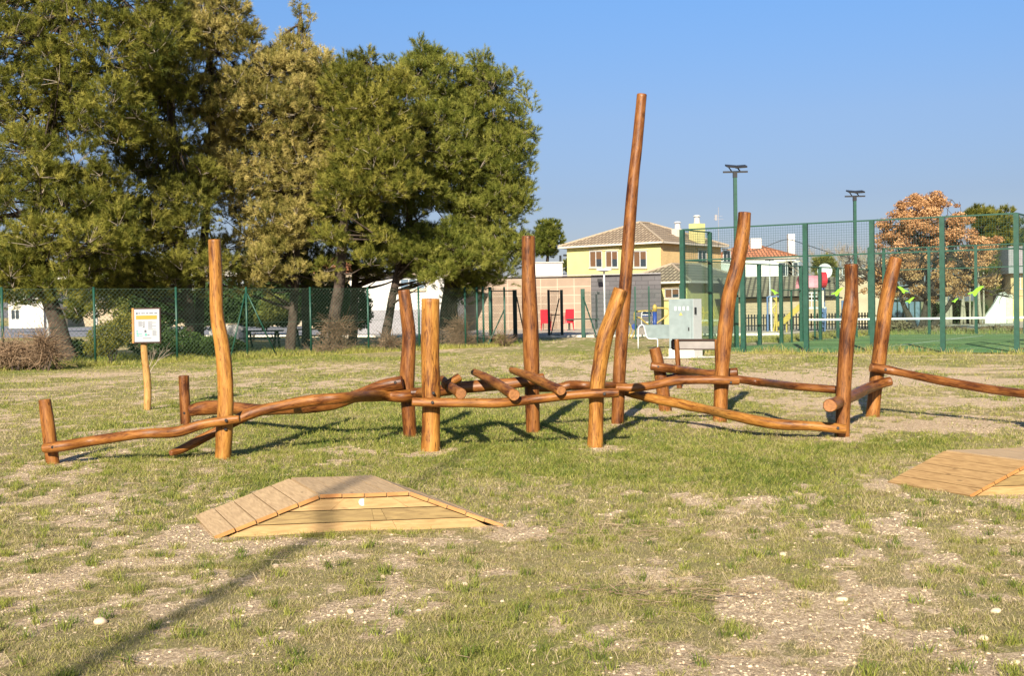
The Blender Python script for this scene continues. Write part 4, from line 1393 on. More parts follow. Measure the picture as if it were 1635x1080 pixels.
for x0, x1 in ((1115, 1127), (1155, 1166)):
    P_ = hC + nr * .06
    a = on_wall(x0, 418, P_, nr); b2 = on_wall(x1, 418, P_, nr); t_ = on_wall(x0, 400, P_, nr)
    dd = (b2 - a); dd.z = 0
    window(house, a, dd.normalized(), nr, dd.length, t_.z - a.z, 0, sill=False)
for px, yt, yb, w_ in ((1113, 345, 375, 1.0), (1082, 350.5, 372, .75)):
    c_ = W(px, yb, 97)
    ht = W(px, yt, 97).z
    m_ = MB(); m_.box((c_.x, c_.y, (c_.z + ht - .8) / 2 - .3), (w_, w_ * .9, ht - .5 - c_.z + .6 if px == 1113 else .9), R(37))
    ch = m_.build("chimney", M['cream'] if px == 1113 else M['soffit'], house)
    m_ = MB(); z_ = ht - .55 if px == 1113 else ht - .8
    m_.tube([Vector((c_.x, c_.y, z_ - .1)), Vector((c_.x, c_.y, z_ + .45))], [.26, .22], 10); m_.tube([Vector((c_.x, c_.y, z_ + .5)), Vector((c_.x, c_.y, z_ + .62))], [.34, .2], 10)
    m_.build("chimney_pot", M['concrete'], ch)
c_ = W(1147, 372, 98)
m_ = MB().tube([c_ - up * .8, W(1147, 331, 98)], .022, 6)
for dz, ww in ((-.75, .34), (-1.0, .42)):
    t_ = W(1147, 331, 98) + up * dz
    m_.bar(t_ - Vector((ww, 0, 0)), t_ + Vector((ww, 0, 0)), .02, .02)
m_.bar(W(1143, 343, 98), W(1143, 352, 98), .2, .1)
m_.build("antenna", M['plinth_grey'], house)
# single storey wing in front, house > wing parts of a second building
wC = Vector((12.4, 85.0, 0))
we1 = Vector((-.80, .60, 0)); we2 = Vector((.60, .80, 0))
wC = W(1098, 520, 83); wC.z = 0
zW = W(1098, 449, 83).z
wing = thing("house_wing", wC, "single storey yellow annex with mossy hipped roof, right of the dark stone wall", "house")
wallbox("wall", [wC, wC + we1 * 5.4, wC + we1 * 5.4 + we2 * 10, wC + we2 * 10], -.1, zW - .15, M['cream'], wing)
hip_roof("roof", wC, we1, we2, 5.4, 10, zW, 1.35, .6, M['roof_olive'], wing, M['ridge'])
wnl = -we2
a = on_wall(1063, 476, wC, wnl); b2 = on_wall(1084, 476, wC, wnl); t_ = on_wall(1063, 462, wC, wnl)
dd = b2 - a; dd.z = 0
window(wing, a, dd.normalized(), wnl, dd.length, t_.z - a.z, .6)

# tan and slate hall
zH = W(950, 440.5, 82).z
hl, hm_, hr = W(700, 520, 84), W(944.5, 520, 82), W(1056, 520, 81)
for q in (hl, hm_, hr): q.z = 0
hall = thing("flat_roofed_hall", hm_, "low flat roofed hall with tan tiled wall and dark slate end with green door", "building")
bkv = Vector((.6, 7, 0))
wallbox("tan_tile_wall", [hl, hm_, hm_ + bkv * .98, hl + bkv], -.1, zH, M['tile_tan'], hall)
wallbox("slate_wall", [hm_ + Vector((.01, -.06, 0)), hr + Vector((0, -.06, 0)), hr + bkv * .7, hm_ + bkv * .7 + Vector((.01, 0, 0))], -.1, zH + .02, M['stone_grey'], hall)
m_ = MB(); m_.bar(hl + up * (zH + .06) + Vector((0, -.05, 0)), hr + up * (zH + .06) + Vector((0, -.1, 0)), .3, .07); m_.build("parapet_coping", M['plinth_grey'], hall)
a = on_wall(954.5, 524, hm_ + Vector((0, -.1, 0)), Vector((0, -1, 0))); b2 = on_wall(973, 524, hm_ + Vector((0, -.1, 0)), Vector((0, -1, 0)))
a.z = b2.z = 0
dh = W(960, 470, 81.9).z
MB().prism([a, b2, b2 + up * dh, a + up * dh], Vector((0, -.05, 0))).build("door", M['door_green'], hall)
m_ = MB(); m_.bar(a + up * (dh + .08), b2 + up * (dh + .08), .16, .14); m_.bar(a - Vector((.08, 0, 0)), a + up * dh - Vector((.08, 0, 0)), .12, .12, up=(0, 1, 0)); m_.build("door_frame", M['black'], hall)
MB().box((W(957, 447, 81.6).x, 81.3, zH - .35), (.3, .3, .22)).build("wall_lamp", M['black'], hall)

# white block behind the hall
q0, q1 = W(846, 430, 92), W(898, 430, 92)
z1_ = W(870, 420, 92).z
wb = MB().prism([Vector((q0.x, 92, -.1)), Vector((q1.x, 92, -.1)), Vector((q1.x, 97, -.1)), Vector((q0.x, 97, -.1))], up * (z1_ + .1))
wb_ = thing("white_block_building", (q0.x, 92, 0), "plain white flat block rising behind the tan tiled wall", "building")
wb.build("wall", M['white'], wb_)
MB().box(((q0.x + q1.x) / 2, 94.5, z1_ + .04), (q1.x - q0.x + .2, 5.2, .08)).build("roof", M['soffit'], wb_)

# white building seen under the pines
zB = W(640, 440, 75).z
wa, wb2 = W(560, 520, 77), W(712, 520, 74)
wa.z = wb2.z = 0
wl = thing("white_house", wa, "white rendered building with grey plinth seen under the right-hand pine branches", "house")
bk2 = Vector((1, 7, 0))
wallbox("wall", [wa, wb2, wb2 + bk2, wa + bk2], .0, zB, M['white'], wl)
dn = (wb2 - wa).normalized(); nn = Vector((dn.y, -dn.x, 0))
MB().prism([wa + nn * .04 - up * .1, wb2 + nn * .04 - up * .1, wb2 + nn * .04 + up * 1.55, wa + nn * .04 + up * 1.55], -nn * .05 if False else nn * .04).build("plinth", M['plinth_grey'], wl)
m_ = MB(); m_.bar(wa + up * (zB + .08) + bk2 * .5, wb2 + up * (zB + .08) + bk2 * .5, 7.6, .16); m_.build("roof", M['ridge'], wl)
a = on_wall(641, 462, wa, nn); b2 = on_wall(678, 462, wa, nn); t_ = on_wall(641, 446, wa, nn)
dd = b2 - a; dd.z = 0
window(wl, a, dd.normalized(), nn, dd.length, t_.z - a.z, 0, pane_m=M['pane_blue'], mull=2)

# pinkish house farther left behind the trunks
wa, wb2 = W(497, 520, 98), W(585, 520, 96)
wa.z = wb2.z = 0
zP = W(540, 437, 97).z
pk = thing("pink_roofed_house", wa, "pale house with pinkish tiled roof glimpsed between the middle pine trunks", "house")
wallbox("wall", [wa, wb2, wb2 + Vector((1, 8, 0)), wa + Vector((1, 8, 0))], -.1, zP, M['tan_wall'], pk)
hip_roof("roof", wb2, Vector((-1, .02, 0)), Vector((.02, 1, 0)), (wb2 - wa).length, 8, zP, 1.6, .4, M['roof_orange'], pk)

# far left white building and long wall
wa, wb2 = W(14, 520, 150), W(70, 520, 150)
wa.z = wb2.z = 0
fw_ = thing("far_white_house", wa, "small white building beyond the road at the far left edge", "house")
zF = W(40, 467, 150).z
wallbox("wall", [wa, wb2, wb2 + up * 0 + Vector((0, 8, 0)), wa + Vector((0, 8, 0))], -.1, zF, M['white'], fw_)
hip_roof("roof", wb2, Vector((-1, 0, 0)), Vector((0, 1, 0)), (wb2 - wa).length, 8, zF, .9, .2, M['roof_orange'], fw_)
window(fw_, wa + Vector((.4, 0, 1.2)), Vector((1, 0, 0)), Vector((0, -1, 0)), 1.0, 1.2, 0, sill=False)
wa, wb2 = W(-60, 520, 165), W(520, 520, 120)
wa.z = wb2.z = 0
lw = thing("long_pale_wall", wa, "long pale low building wall beyond the grey road behind the left pines", "wall")
wallbox("wall", [wa + Vector((14, 0, 0)), wb2, wb2 + Vector((.5, 5, 0)), wa + Vector((14, 5, 0))], -.1, 3.2, M['tan_wall'], lw)
m_ = MB(); m_.bar(wa + Vector((14, 2, 3.3)), wb2 + Vector((0, 2, 3.3)), 5.6, .2); m_.build("roof", M['ridge'], lw)

# canopy (flat roof on posts) across the road
cz = W(150, 441, 72).z
cp = thing("flat_canopy", W(72, 520, 72) * Vector((1, 1, 0)).to_3d() if False else Vector((W(72, 520, 72).x, 72, 0)), "white edged flat canopy on slim posts behind the left pines", "canopy")
x0_, x1_ = W(68, 441, 72).x, W(395, 446, 72).x
MB().box(((x0_ + x1_) / 2, 74.5, cz), (x1_ - x0_, 5, .22)).build("roof_slab", M['black'], cp)
MB().box(((x0_ + x1_) / 2, 71.98, cz + .02), (x1_ - x0_ + .1, .05, .34)).build("fascia", M['white'], cp)
for px in (76, 154, 197, 231, 310, 388):
    x_ = W(px, 500, 72.2).x
    MB().tube([Vector((x_, 72.2, -.05)), Vector((x_, 72.2, cz - .1))], .085, 8).build("post", M['light_metal'], cp)

# orange roofed white house
oC = W(1187, 500, 130); oC.z = 0
oh = thing("orange_roofed_house", oC, "white house with bright terracotta roof and white chimney seen through the court mesh", "house")
zO = W(1230, 411, 130).z
ow = W(1272, 500, 130).x - oC.x
wallbox("wall", [oC - Vector((3, 0, 0)), oC + Vector((ow, 0, 0)), oC + Vector((ow, 9, 0)), oC + Vector((-3, 9, 0))], -.1, zO, M['white'], oh)
hip_roof("roof", oC + Vector((ow, 0, 0)), Vector((-1, 0, 0)), Vector((0, 1, 0)), ow + 3, 9, zO, 1.9, .3, M['roof_orange'], oh, M['roof_orange'])
MB().box((W(1263, 400, 131).x, 131, (zO + W(1263, 381, 131).z) / 2), (.75, .75, W(1263, 381, 131).z - zO + 1)).build("chimney", M['white'], oh)
MB().box((W(1206, 390, 133).x, 133, zO + 1.6), (1.2, .9, 1.4)).build("chimney", M['white'], oh)
window(oh, Vector((W(1243, 436, 130).x, 130, W(1243, 441, 130).z)), Vector((1, 0, 0)), Vector((0, -1, 0)), 1.6, 1.5, 0, sill=False)
window(oh, Vector((W(1258, 436, 130).x, 130, W(1243, 441, 130).z)), Vector((1, 0, 0)), Vector((0, -1, 0)), 1.1, 1.5, 0, sill=False)
wh2 = W(1345, 500, 120)
w2 = thing("white_terrace_house", (wh2.x, 120, 0), "white flat terrace wall just right of the small bushy tree behind the court", "house")
za = W(1380, 430, 120).z
wallbox("wall", [(W(1340, 500, 120).x, 120), (W(1402, 500, 120).x, 120), (W(1402, 500, 120).x, 126), (W(1340, 500, 120).x, 126)], -.1, za, M['white'], w2)
MB().box((W(1371, 428, 121).x, 122, za + .05), ((W(1402, 500, 120).x - W(1340, 500, 120).x) + .3, 6, .12)).build("roof", M['soffit'], w2)
MB().tube([W(1345, 440, 112), W(1345, 432, 112), W(1345, 426, 112)], .05, 6).build("satellite_mast", M['light_metal'], w2)

# long low brick building behind the playground
bl, br_ = W(1178, 520, 79), W(1352, 520, 77)
bl.z = br_.z = 0
bb = thing("low_brick_building", bl, "long low sand brick building with mossy roof behind the playground", "building")
zb_, zr_ = W(1260, 474, 78).z, W(1260, 441, 84).z
wallbox("wall", [bl, br_, br_ + Vector((.2, 7, 0)), bl + Vector((.2, 7, 0))], -.1, zb_, M['brick_tan'], bb)
m_ = MB()
ra, rb_ = bl + Vector((-.4, -.5, zb_ + .02)), br_ + Vector((.4, -.5, zb_ + .02))
rc, rd = br_ + Vector((.6, 6, zr_)), bl + Vector((-.2, 6, zr_))
nrm_ = (rb_ - ra).cross(rd - ra).normalized()
ua = (rb_ - ra).normalized(); va = nrm_.cross(ua)
m_.poly([ra, rb_, rc, rd], 0, [(p.dot(ua), p.dot(va)) for p in (ra, rb_, rc, rd)])
re_, rf_ = br_ + Vector((.8, 12, zb_)), bl + Vector((-.2, 12, zb_))
m_.poly([rd, rc, re_, rf_], 0, [(p.dot(ua), p.y * 1.1) for p in (rd, rc, re_, rf_)])
m_.poly([rf_, re_, rb_ - up * .1, ra - up * .1][::1], 0, [(0, 0)] * 4)
m_.build("roof", M['roof_olive'], bb)
# satellite dish on that roof
dc = W(1316, 433, 80)
sdh = thing("satellite_dish", dc, "white satellite dish above the mossy roof of the low brick building", "satellite dish")
prof_ = [(0, 0), (.2, .02), (.38, .08), (.52, .16)]
m_ = MB()
nseg = 20
for (r0_, h0_), (r1_, h1_) in zip(prof_[:-1], prof_[1:]):
    for k in range(nseg):
        t0_, t1_ = 2 * math.pi * k / nseg, 2 * math.pi * (k + 1) / nseg
        m_.poly([dc + Vector((math.cos(t_) * r_, -h_, math.sin(t_) * r_)) for r_, h_, t_ in ((r0_, h0_, t0_), (r0_, h0_, t1_), (r1_, h1_, t1_), (r1_, h1_, t0_))])
m_.build("dish", M['white_metal'], sdh)
MB().tube([dc + Vector((0, .05, 0)), dc + Vector((0, .3, -.5)), Vector((dc.x, dc.y + .3, zr_ - .6))], .04, 6).build("bracket", M['light_metal'], sdh)

# sandy wall right of the playground
wa, wb2 = W(1340, 520, 76), W(1432, 520, 74)
wa.z = wb2.z = 0
sw = thing("sandy_wall", wa, "sandy rendered wall with pale patches, left of the brown leaved tree", "wall")
wallbox("wall", [wa, wb2, wb2 + Vector((.1, .5, 0)), wa + Vector((.1, .5, 0))], -.1, W(1390, 447, 75).z, M['tan_wall'], sw)
MB().bar(wa + up * W(1390, 446, 75).z + Vector((0, .25, 0)), wb2 + up * W(1390, 446, 75).z + Vector((0, .25, 0)), .6, .1).build("coping", M['ridge'], sw)
# glazed greenhouse-like shed
ga_, gb_ = W(1424, 520, 73), W(1470, 520, 73)
gs = thing("glazed_shed", (ga_.x, 73, 0), "grey glazed shed with dark glazing bars behind the brown leaved tree", "shed")
gh = W(1440, 479, 73).z
MB().box(((ga_.x + gb_.x) / 2, 75, gh / 2), (gb_.x - ga_.x, 3.9, gh)).build("glazing", M['pane_blue'], gs)
m_ = MB()
for k in range(6):
    x_ = ga_.x + (gb_.x - ga_.x) * k / 5
    m_.box((x_, 73, gh / 2), (.07, .07, gh))
m_.box(((ga_.x + gb_.x) / 2, 73, gh), (gb_.x - ga_.x + .2, .2, .1))
m_.build("glazing_bars", M['dark_metal'], gs)

# white gable and orange/yellow building at the right edge
ws = thing("white_gable_wall", W(1572, 519, 75) * 1.0, "bright white slanting gable wall at the right, under the dark pine", "wall")
gpts = [W(1560, 524, 75), W(1607, 524, 75), W(1607, 466.5, 75), W(1597, 468, 75), W(1585, 490, 75)]
MB().prism(gpts, (0, .25, 0)).build("gable", M['white'], ws)
MB().prism([W(1607.5, 524, 75.2), W(1617, 524, 75.2), W(1617, 471, 75.2), W(1607.5, 470, 75.2)], (0, .2, 0)).build("side_panel", M['soffit'], ws)
yb = thing("butter_yellow_building", W(1614, 520, 82), "yellow and orange rendered building cut off by the right edge", "building")
ya, yb2 = W(1614, 520, 82), W(1760, 520, 78)
ya.z = yb2.z = 0
wallbox("wall", [ya, yb2, yb2 + Vector((1, 8, 0)), ya + Vector((1, 8, 0))], -.1, W(1625, 478, 82).z, M['yellow_wall'], yb)
wallbox("upper_wall", [ya + Vector((.02, .02, 0)), yb2, yb2 + Vector((1, 8, 0)), ya + Vector((1, 8, 0))], W(1625, 478, 82).z + .002, W(1625, 437, 82).z, M['orange_wall'], yb)
MB().prism([ya + Vector((-.3, -.4, W(1625, 437, 82).z + .01)), yb2 + Vector((0, -.4, W(1625, 437, 82).z + .01)), yb2 + Vector((1, 8, W(1625, 437, 82).z + .01)), ya + Vector((.7, 8, W(1625, 437, 82).z + .01))], up * 1.9).build("roof", M['plinth_grey'], yb)
window(yb, W(1622, 462, 81.8) * 1.0, (yb2 - ya).normalized(), Vector((0, -1, 0)), .6, .9, 0, sill=False)

# ------------------------------------------------------------------ playground, gym, small things
def chair_mb(o, s=1.0, rz=0.0):
    m_ = MB()
    T = Matrix.Rotation(rz, 3, 'Z')
    P = lambda x, y, z: o + T @ Vector((x * s, y * s, z * s))
    for sx_ in (-1, 1):
        m_.bar(P(.24 * sx_, -.26, 0), P(.20 * sx_, -.2, .44), .04, .03)
        m_.bar(P(.24 * sx_, .28, 0), P(.20 * sx_, .2, .44), .04, .03)
        m_.bar(P(.27 * sx_, -.2, .64), P(.27 * sx_, .22, .66), .05, .025)
        m_.bar(P(.27 * sx_, -.2, .42), P(.27 * sx_, -.2, .64), .04, .03)
    m_.quadbox(P(0, 0, .44), T @ Vector((.24 * s, 0, 0)), T @ Vector((0, .22 * s, .0)), Vector((0, 0, .02 * s)))
    m_.quadbox(P(0, .26, .66), T @ Vector((.26 * s, 0, 0)), T @ Vector((0, .015 * s, 0)), T @ Vector((0, .05 * s, .22 * s)))
    return m_


lv = ["lowest", "second lowest", "second highest", "topmost"]
for (px, nm, rz_) in ((872, "left of the gate leaf", 2.9), (907, "right of the gate leaf", 3.5)):
    g0 = W(px, 524, 77); g0.z = 0
    for k in range(4):
        o_ = g0 + Vector((0, 0, .13 * k))
        c_ = chair_mb(o_, 1.15, rz_ - math.pi if False else rz_).build("plastic_chair", M['red'], loc=o_)
        tag(c_, "red plastic chair, %s of the stack %s" % (lv[k], nm), "chair", "red chairs stacked by the tan wall")
tb = W(930, 526, 77); tb.z = 0
t_ = thing("folded_table", tb, "dark low table beside the red chair stacks by the tan wall", "table")
MB().quadbox(tb + up * .72, (1.1, 0, 0), (0, .4, 0), (0, 0, .04)).build("table_top", M['dark_metal'], t_)
for sx_ in (-.9, .9):
    MB().bar(tb + Vector((sx_, 0, 0)), tb + Vector((sx_, 0, .7)), .08, .3, up=(0, 1, 0)).build("leg", M['dark_metal'], t_)

# slim park lamp in front of the hall
lp = gpt(966, 533)
LD = lp.y
pl = thing("park_lamp", lp, "slim white park lamp with flat top standing before the slate wall", "street lamp")
top = W(971.5, 432, LD)
MB().tube([lp, lp + up * (top.z - .05)], .05, 8).build("pole", M['white_metal'], pl)
MB().tube([lp + up * (top.z - .08), lp + up * top.z, lp + up * (top.z + .1)], [.1, .45, .42], 14).build("lamp_head", M['white_metal'], pl)
# street lamp behind hall
sl_ = W(895, 430, 100); b_ = Vector((sl_.x, 100, 0))
sp = thing("street_lamp", b_, "grey street lamp pole with curved arm above the white block building", "street lamp")
tz = W(895, 408, 100).z
MB().tube([b_, b_ + up * tz], .1, 8).build("pole", M['light_metal'], sp)
MB().tube(catmull([b_ + up * (tz - 1.2), b_ + Vector((.7, 0, tz - .9)), b_ + Vector((.85, 0, tz - .2)), b_ + Vector((.6, 0, tz))], 4), .05, 6).build("arm", M['light_metal'], sp)
MB().box((b_.x + .5, 100, tz), (.5, .3, .16)).build("lamp_head", M['light_metal'], sp)
# thin pole by the orange house
q = W(1230, 520, 70); q.z = 0
sp2 = thing("thin_lamp_pole", q, "thin grey pole standing before the low brick building", "pole")
MB().tube([q, q + up * W(1230, 415, 70).z], .045, 8).build("pole", M['light_metal'], sp2)
MB().box((q.x, q.y, W(1230, 415, 70).z), (.5, .2, .08)).build("lamp_head", M['black'], sp2)
# overhead cable
c0_, c1_ = W(860, 431, 105), W(926, 436, 105)
cb = MB().tube([c0_, (c0_ + c1_) / 2 - up * .25, c1_], .03, 5)
tag(cb.build("overhead_cable", M['black'], loc=c0_), "thin dark cable running from the street lamp to the yellow house", "cable")
cb = MB().tube(catmull([W(1190, 402, 118), W(1215, 397, 118), W(1245, 385, 118), W(1262, 383, 118), W(1290, 392, 112), W(1340, 408, 108), W(1400, 424, 104)], 4), .035, 5)
tag(cb.build("overhead_cable", M['black'], loc=W(1190, 402, 118)), "dark sagging cable passing over the terracotta roofed house", "cable")

# outdoor gym machine
gg = W(1040, 540, 55); gg.z = 0
gy_ = thing("outdoor_gym_machine", gg, "yellow and blue tubular outdoor exercise machine in front of the slate wall", "exercise machine")
def gp(x, y, dd=0.0): return W(x, y, 55 + dd)
def tb_(nm, pts_, r_, m_, sub=4): return MB().tube(catmull([gp(*p) for p in pts_], sub), r_, 8).build(nm, M[m_], gy_, smooth=True)
tb_("frame_tube", [(1003, 541), (1008, 525), (1003, 513), (1003, 500)], .035, 'yellow')
tb_("frame_tube", [(1013, 512), (1013, 502), (1016, 498), (1035, 496.5), (1046, 497)], .04, 'yellow')
tb_("frame_tube", [(1015, 507), (1022, 508), (1030, 515), (1042, 520), (1052, 514), (1066, 503), (1068, 496), (1064, 492.5), (1048, 492)], .04, 'yellow')
tb_("frame_tube", [(1016, 510), (1014, 528), (1008, 541)], .035, 'yellow')
tb_("handle_bar", [(1024.5, 521), (1024.5, 502), (1028, 497), (1034, 498)], .03, 'white_metal')
tb_("handle_bar", [(1025, 503), (1042, 503)], .03, 'white_metal', 1)
tb_("handle_bar", [(1029, 515), (1044, 515)], .03, 'white_metal', 1)
MB().tube([Vector((gp(1045.5, 520).x, 55, 0)), gp(1045.5, 498)], .10, 10).build("column", M['blue'], gy_, smooth=True)
MB().tube([gp(1045.5, 498), gp(1045.5, 490), gp(1045.5, 488), gp(1045.5, 486)], [.11, .11, .08, .03], 10).build("column_cap", M['yellow'], gy_, smooth=True)
m_ = MB(); m_.tube([gp(1013, 522, -.05), gp(1013, 522, .08)], .14, 16); m_.build("foot_disc", M['blue'], gy_)
MB().quadbox(gp(1032, 502, .3), (.22, 0, 0), (0, .1, 0), (0, 0, .1)).build("seat", M['blue'], gy_)
g2 = W(1118, 540, 58); g2.z = 0
gy_ = thing("outdoor_gym_machine", g2, "yellow tubular exercise machine seen through the court corner glass", "exercise machine")
for x_ in (1114, 1121, 1137):
    tb_("frame_tube", [(x_, 538), (x_ - 2, 520), (x_ + 3, 505), (x_ + 1, 490)], .045, 'yellow')
tb_("frame_tube", [(1112, 495), (1126, 500), (1140, 494)], .04, 'yellow')
tb_("frame_tube", [(1112, 520), (1126, 515), (1140, 521)], .04, 'yellow')

# playground tower with slide
PD = 62.0
def pp(x, y, dd=0.0): return W(x, y, PD + dd)
tw = W(1300, 530, PD); tw.z = 0
tow = thing("playground_tower", tw, "play tower with faded pink barrel roof and blue posts behind the court", "play tower")
for x_, dd in ((1281, 0), (1313, 0), (1284, 1.4), (1316, 1.4)):
    b_ = W(x_, 530, PD + dd); b_.z = 0
    MB().tube([b_, Vector((b_.x, b_.y, pp(x_, 452, dd).z))], .07, 8).build("post", M['blue_pale'], tow, smooth=True)
m_ = MB()
pc = pp(1299, 455); hw = (pp(1317, 455).x - pp(1281, 455).x) / 2
for k in range(10):
    a0_, a1_ = math.pi * k / 10, math.pi * (k + 1) / 10
    q_ = [pc + Vector((-hw, .7 + .75 * -math.cos(a), .62 * math.sin(a) - .1)) for a in (a0_, a1_)]
    m_.prism([q_[0], q_[1], q_[1] + Vector((2 * hw, 0, 0)), q_[0] + Vector((2 * hw, 0, 0))], (0, 0, -.05))
m_.build("barrel_roof", M['pink'], tow)
m_ = MB(); m_.tube([pp(1310, 447), pp(1318, 447)], .42, 18); m_.build("roof_end_disc", M['red'], tow)
MB().quadbox(pp(1297, 492, .7), (hw * .95, 0, 0), (0, .7, 0), (0, 0, .05)).build("platform", M['light_metal'], tow)
m_ = MB()
for z_ in (468, 474, 480):
    m_.tube([pp(1283, z_), pp(1305, z_)], .03, 6)
for x_ in (1286, 1291, 1296, 1301):
    m_.tube([pp(x_, 468), pp(x_, 491)], .025, 6)
m_.build("guard_rail", M['white_metal'], tow)
m_ = MB(); m_.bar(pp(1311, 463, -.05), pp(1311, 492, -.05), .3, .04, up=(0, 1, 0)); m_.build("side_panel", M['soffit'], tow)
m_ = MB()
for x_ in (1310, 1319):
    m_.tube([pp(x_, 492), W(x_ - 2, 530, PD - .6)], .035, 6)
for z_ in (498, 506, 514, 522):
    m_.tube([pp(1310, z_, -.2), pp(1318, z_, -.2)], .03, 6)
m_.build("ladder", M['blue_pale'], tow)
# slide
m_ = MB()
s0, s1, s2 = pp(1278, 492), pp(1253, 515, -.3), pp(1243, 522, -.4)
for a, b2 in ((s0, s1), (s1, s2)):
    m_.quadbox((a + b2) / 2, (b2 - a) / 2, (0, .25, 0), (0, 0, .03))
    for s_ in (-1, 1):
        m_.quadbox((a + b2) / 2 + Vector((0, .25 * s_, .12)), (b2 - a) / 2, (0, .02, 0), (0, 0, .12))
m_.build("slide", M['yellow'], tow)
MB().tube([pp(1256, 512, -.3), W(1256, 532, PD - .3)], .04, 6).build("slide_support", M['yellow'], tow)
MB().tube([pp(1247, 520, -.3), W(1244, 532, PD - .3)], .04, 6).build("slide_support", M['yellow'], tow)
sws = W(1235, 530, 64); sws.z = 0
swg = thing("play_climber", sws, "blue and yellow play frame left of the yellow slide behind the court", "play frame")
for x_, mm_ in ((1226, 'blue_pale'), (1240, 'yellow'), (1249, 'blue_pale'), (1232, 'white_metal')):
    b_ = W(x_, 530, 64); b_.z = 0
    MB().tube([b_, Vector((b_.x, b_.y, W(x_, 474, 64).z))], .055, 8).build("post", M[mm_], swg)
MB().tube([W(1226, 474, 64), W(1249, 474, 64)], .04, 8).build("top_bar", M['blue_pale'], swg)
m_ = MB().tube(catmull([W(x_, y_, 64) for x_, y_ in ((1235, 530), (1238, 505), (1233, 495), (1240, 484), (1235, 476))], 4), .05, 8)
m_.build("climbing_spiral", M['yellow'], swg)
g3 = W(1346, 530, 60); g3.z = 0
pf2 = thing("play_spring_toy", g3, "pale blue play frame behind the net, right of the pink roofed tower", "play frame")
m_ = MB().tube([W(1346, 535, 60), W(1345, 480, 60)], .06, 8); m_.tube([W(1333, 535, 60), W(1345, 500, 60)], .04, 6)
m_.build("post", M['blue_pale'], pf2)
MB().tube([W(1327, 478, 60), W(1332, 474, 60), W(1345, 476, 60)], .04, 6).build("arm", M['black'], pf2)

# picket fence
pA, pB = W(1186, 530, 66), W(1400, 530, 66)
pA.z = pB.z = 0
pkf = thing("picket_fence", pA, "dark low picket fence along the playground before the brick building", "fence")
m_ = MB()
n_ = int((pB.x - pA.x) / .17)
for k in range(n_):
    x_ = pA.x + k * .17
    m_.box((x_, 66 + random.uniform(-.01, .01), .48), (.085, .025, .92))
m_.build("pickets", M['black'], pkf)
m_ = MB()
for z_ in (.3, .75):
    m_.box(((pA.x + pB.x) / 2, 66.04, z_), (pB.x - pA.x, .04, .07))
m_.build("rail", M['black'], pkf)

# park benches behind the court side and picnic tables under the pines
def picnic(px, py, s, label):
    g = gpt(px, py)
    r_ = thing("picnic_table", g, label, "picnic table", "green picnic tables under the pines")
    MB().box((g.x, g.y, .74 * s), (1.7 * s, .75 * s, .06)).build("table_top", M['table_green'], r_)
    for d_ in (-1, 1):
        MB().box((g.x, g.y + .65 * s * d_, .44 * s), (1.7 * s, .26 * s, .05)).build("bench_seat", M['table_green'], r_)
    for d_ in (-1, 1):
        m__ = MB()
        x_ = g.x + .6 * s * d_
        m__.bar((x_, g.y - .6 * s, 0), (x_, g.y - .2 * s, .7 * s), .08, .08); m__.bar((x_, g.y + .6 * s, 0), (x_, g.y + .2 * s, .7 * s), .08, .08); m__.bar((x_, g.y - .7 * s, .4 * s), (x_, g.y + .7 * s, .4 * s), .08, .06)
        m__.build("trestle", M['table_green'], r_)


picnic(420, 556, 1.0, "green picnic table right of the braced fence post")
picnic(495, 552, 1.0, "green picnic table between the two middle pine trunks")
bx = gpt(360, 548); bx = W(360, 526, 60); bx.z = 0
tr = thing("stone_trough", bx, "pale stone box standing before the dark hedge under the pines", "trough")
m_ = MB(); m_.prism([bx + Vector((x_, 0, z_)) for x_, z_ in ((-.85, .0), (.9, 0), (.9, .75), (.6, .95), (-.5, .85), (-.85, .6))], (0, .8, 0)); m_.build("body", M['concrete'], tr)
MB().quadbox(bx + Vector((0, .4, .98)), (.72, 0, 0), (0, .42, 0), (0, 0, .03)).build("lid", M['tan_wall'], tr)

# ------------------------------------------------------------------ trees
def tri(f):
    f = np.asarray(f)
    return f if f.shape[1] == 3 else np.concatenate([f[:, :3], f[:, [0, 2, 3]]], 0)


def merged(name, v1, f1, t1, m1_, v2, f2, m2_, root):
    f1, f2 = tri(f1), tri(f2)
    o = np_mesh(name, np.concatenate([v1, v2]), np.concatenate([f1, f2 + len(v1)]), [m1_, m2_], root, attrs={"tone": np.concatenate([t1, .2 + .6 * np.random.default_rng(1).random(len(v2))])})
    o.data.polygons.foreach_set("material_index", np.concatenate([np.zeros(len(f1)), np.ones(len(f2))]).astype(np.int32))
    return o


def unit(rng, n):
    v = rng.normal(size=(n, 3))
    return v / np.linalg.norm(v, axis=1, keepdims=True)


def needle_tufts(P, Dr, k, twig, ln, wd, rng, spread=.55):
    """k needles on each small twig: P origins, Dr directions"""
    n = len(P)
    Pk, Dk = np.repeat(P, k, 0), np.repeat(Dr, k, 0)
    t = rng.random((n * k, 1))
    o = Pk + Dk * t * twig
    d = Dk * (1 - spread * .6) + unit(rng, n * k) * spread
    d /= np.linalg.norm(d, axis=1, keepdims=True)
    s = np.cross(d, unit(rng, n * k))
    s /= np.linalg.norm(s, axis=1, keepdims=True) + 1e-9
    L_ = ln * (.7 + .6 * rng.random((n * k, 1)))
    v = np.stack([o - s * wd / 2, o + s * wd / 2, o + d * L_], 1).reshape(-1, 3)
    f = np.arange(n * k * 3).reshape(-1, 3)
    return v, f


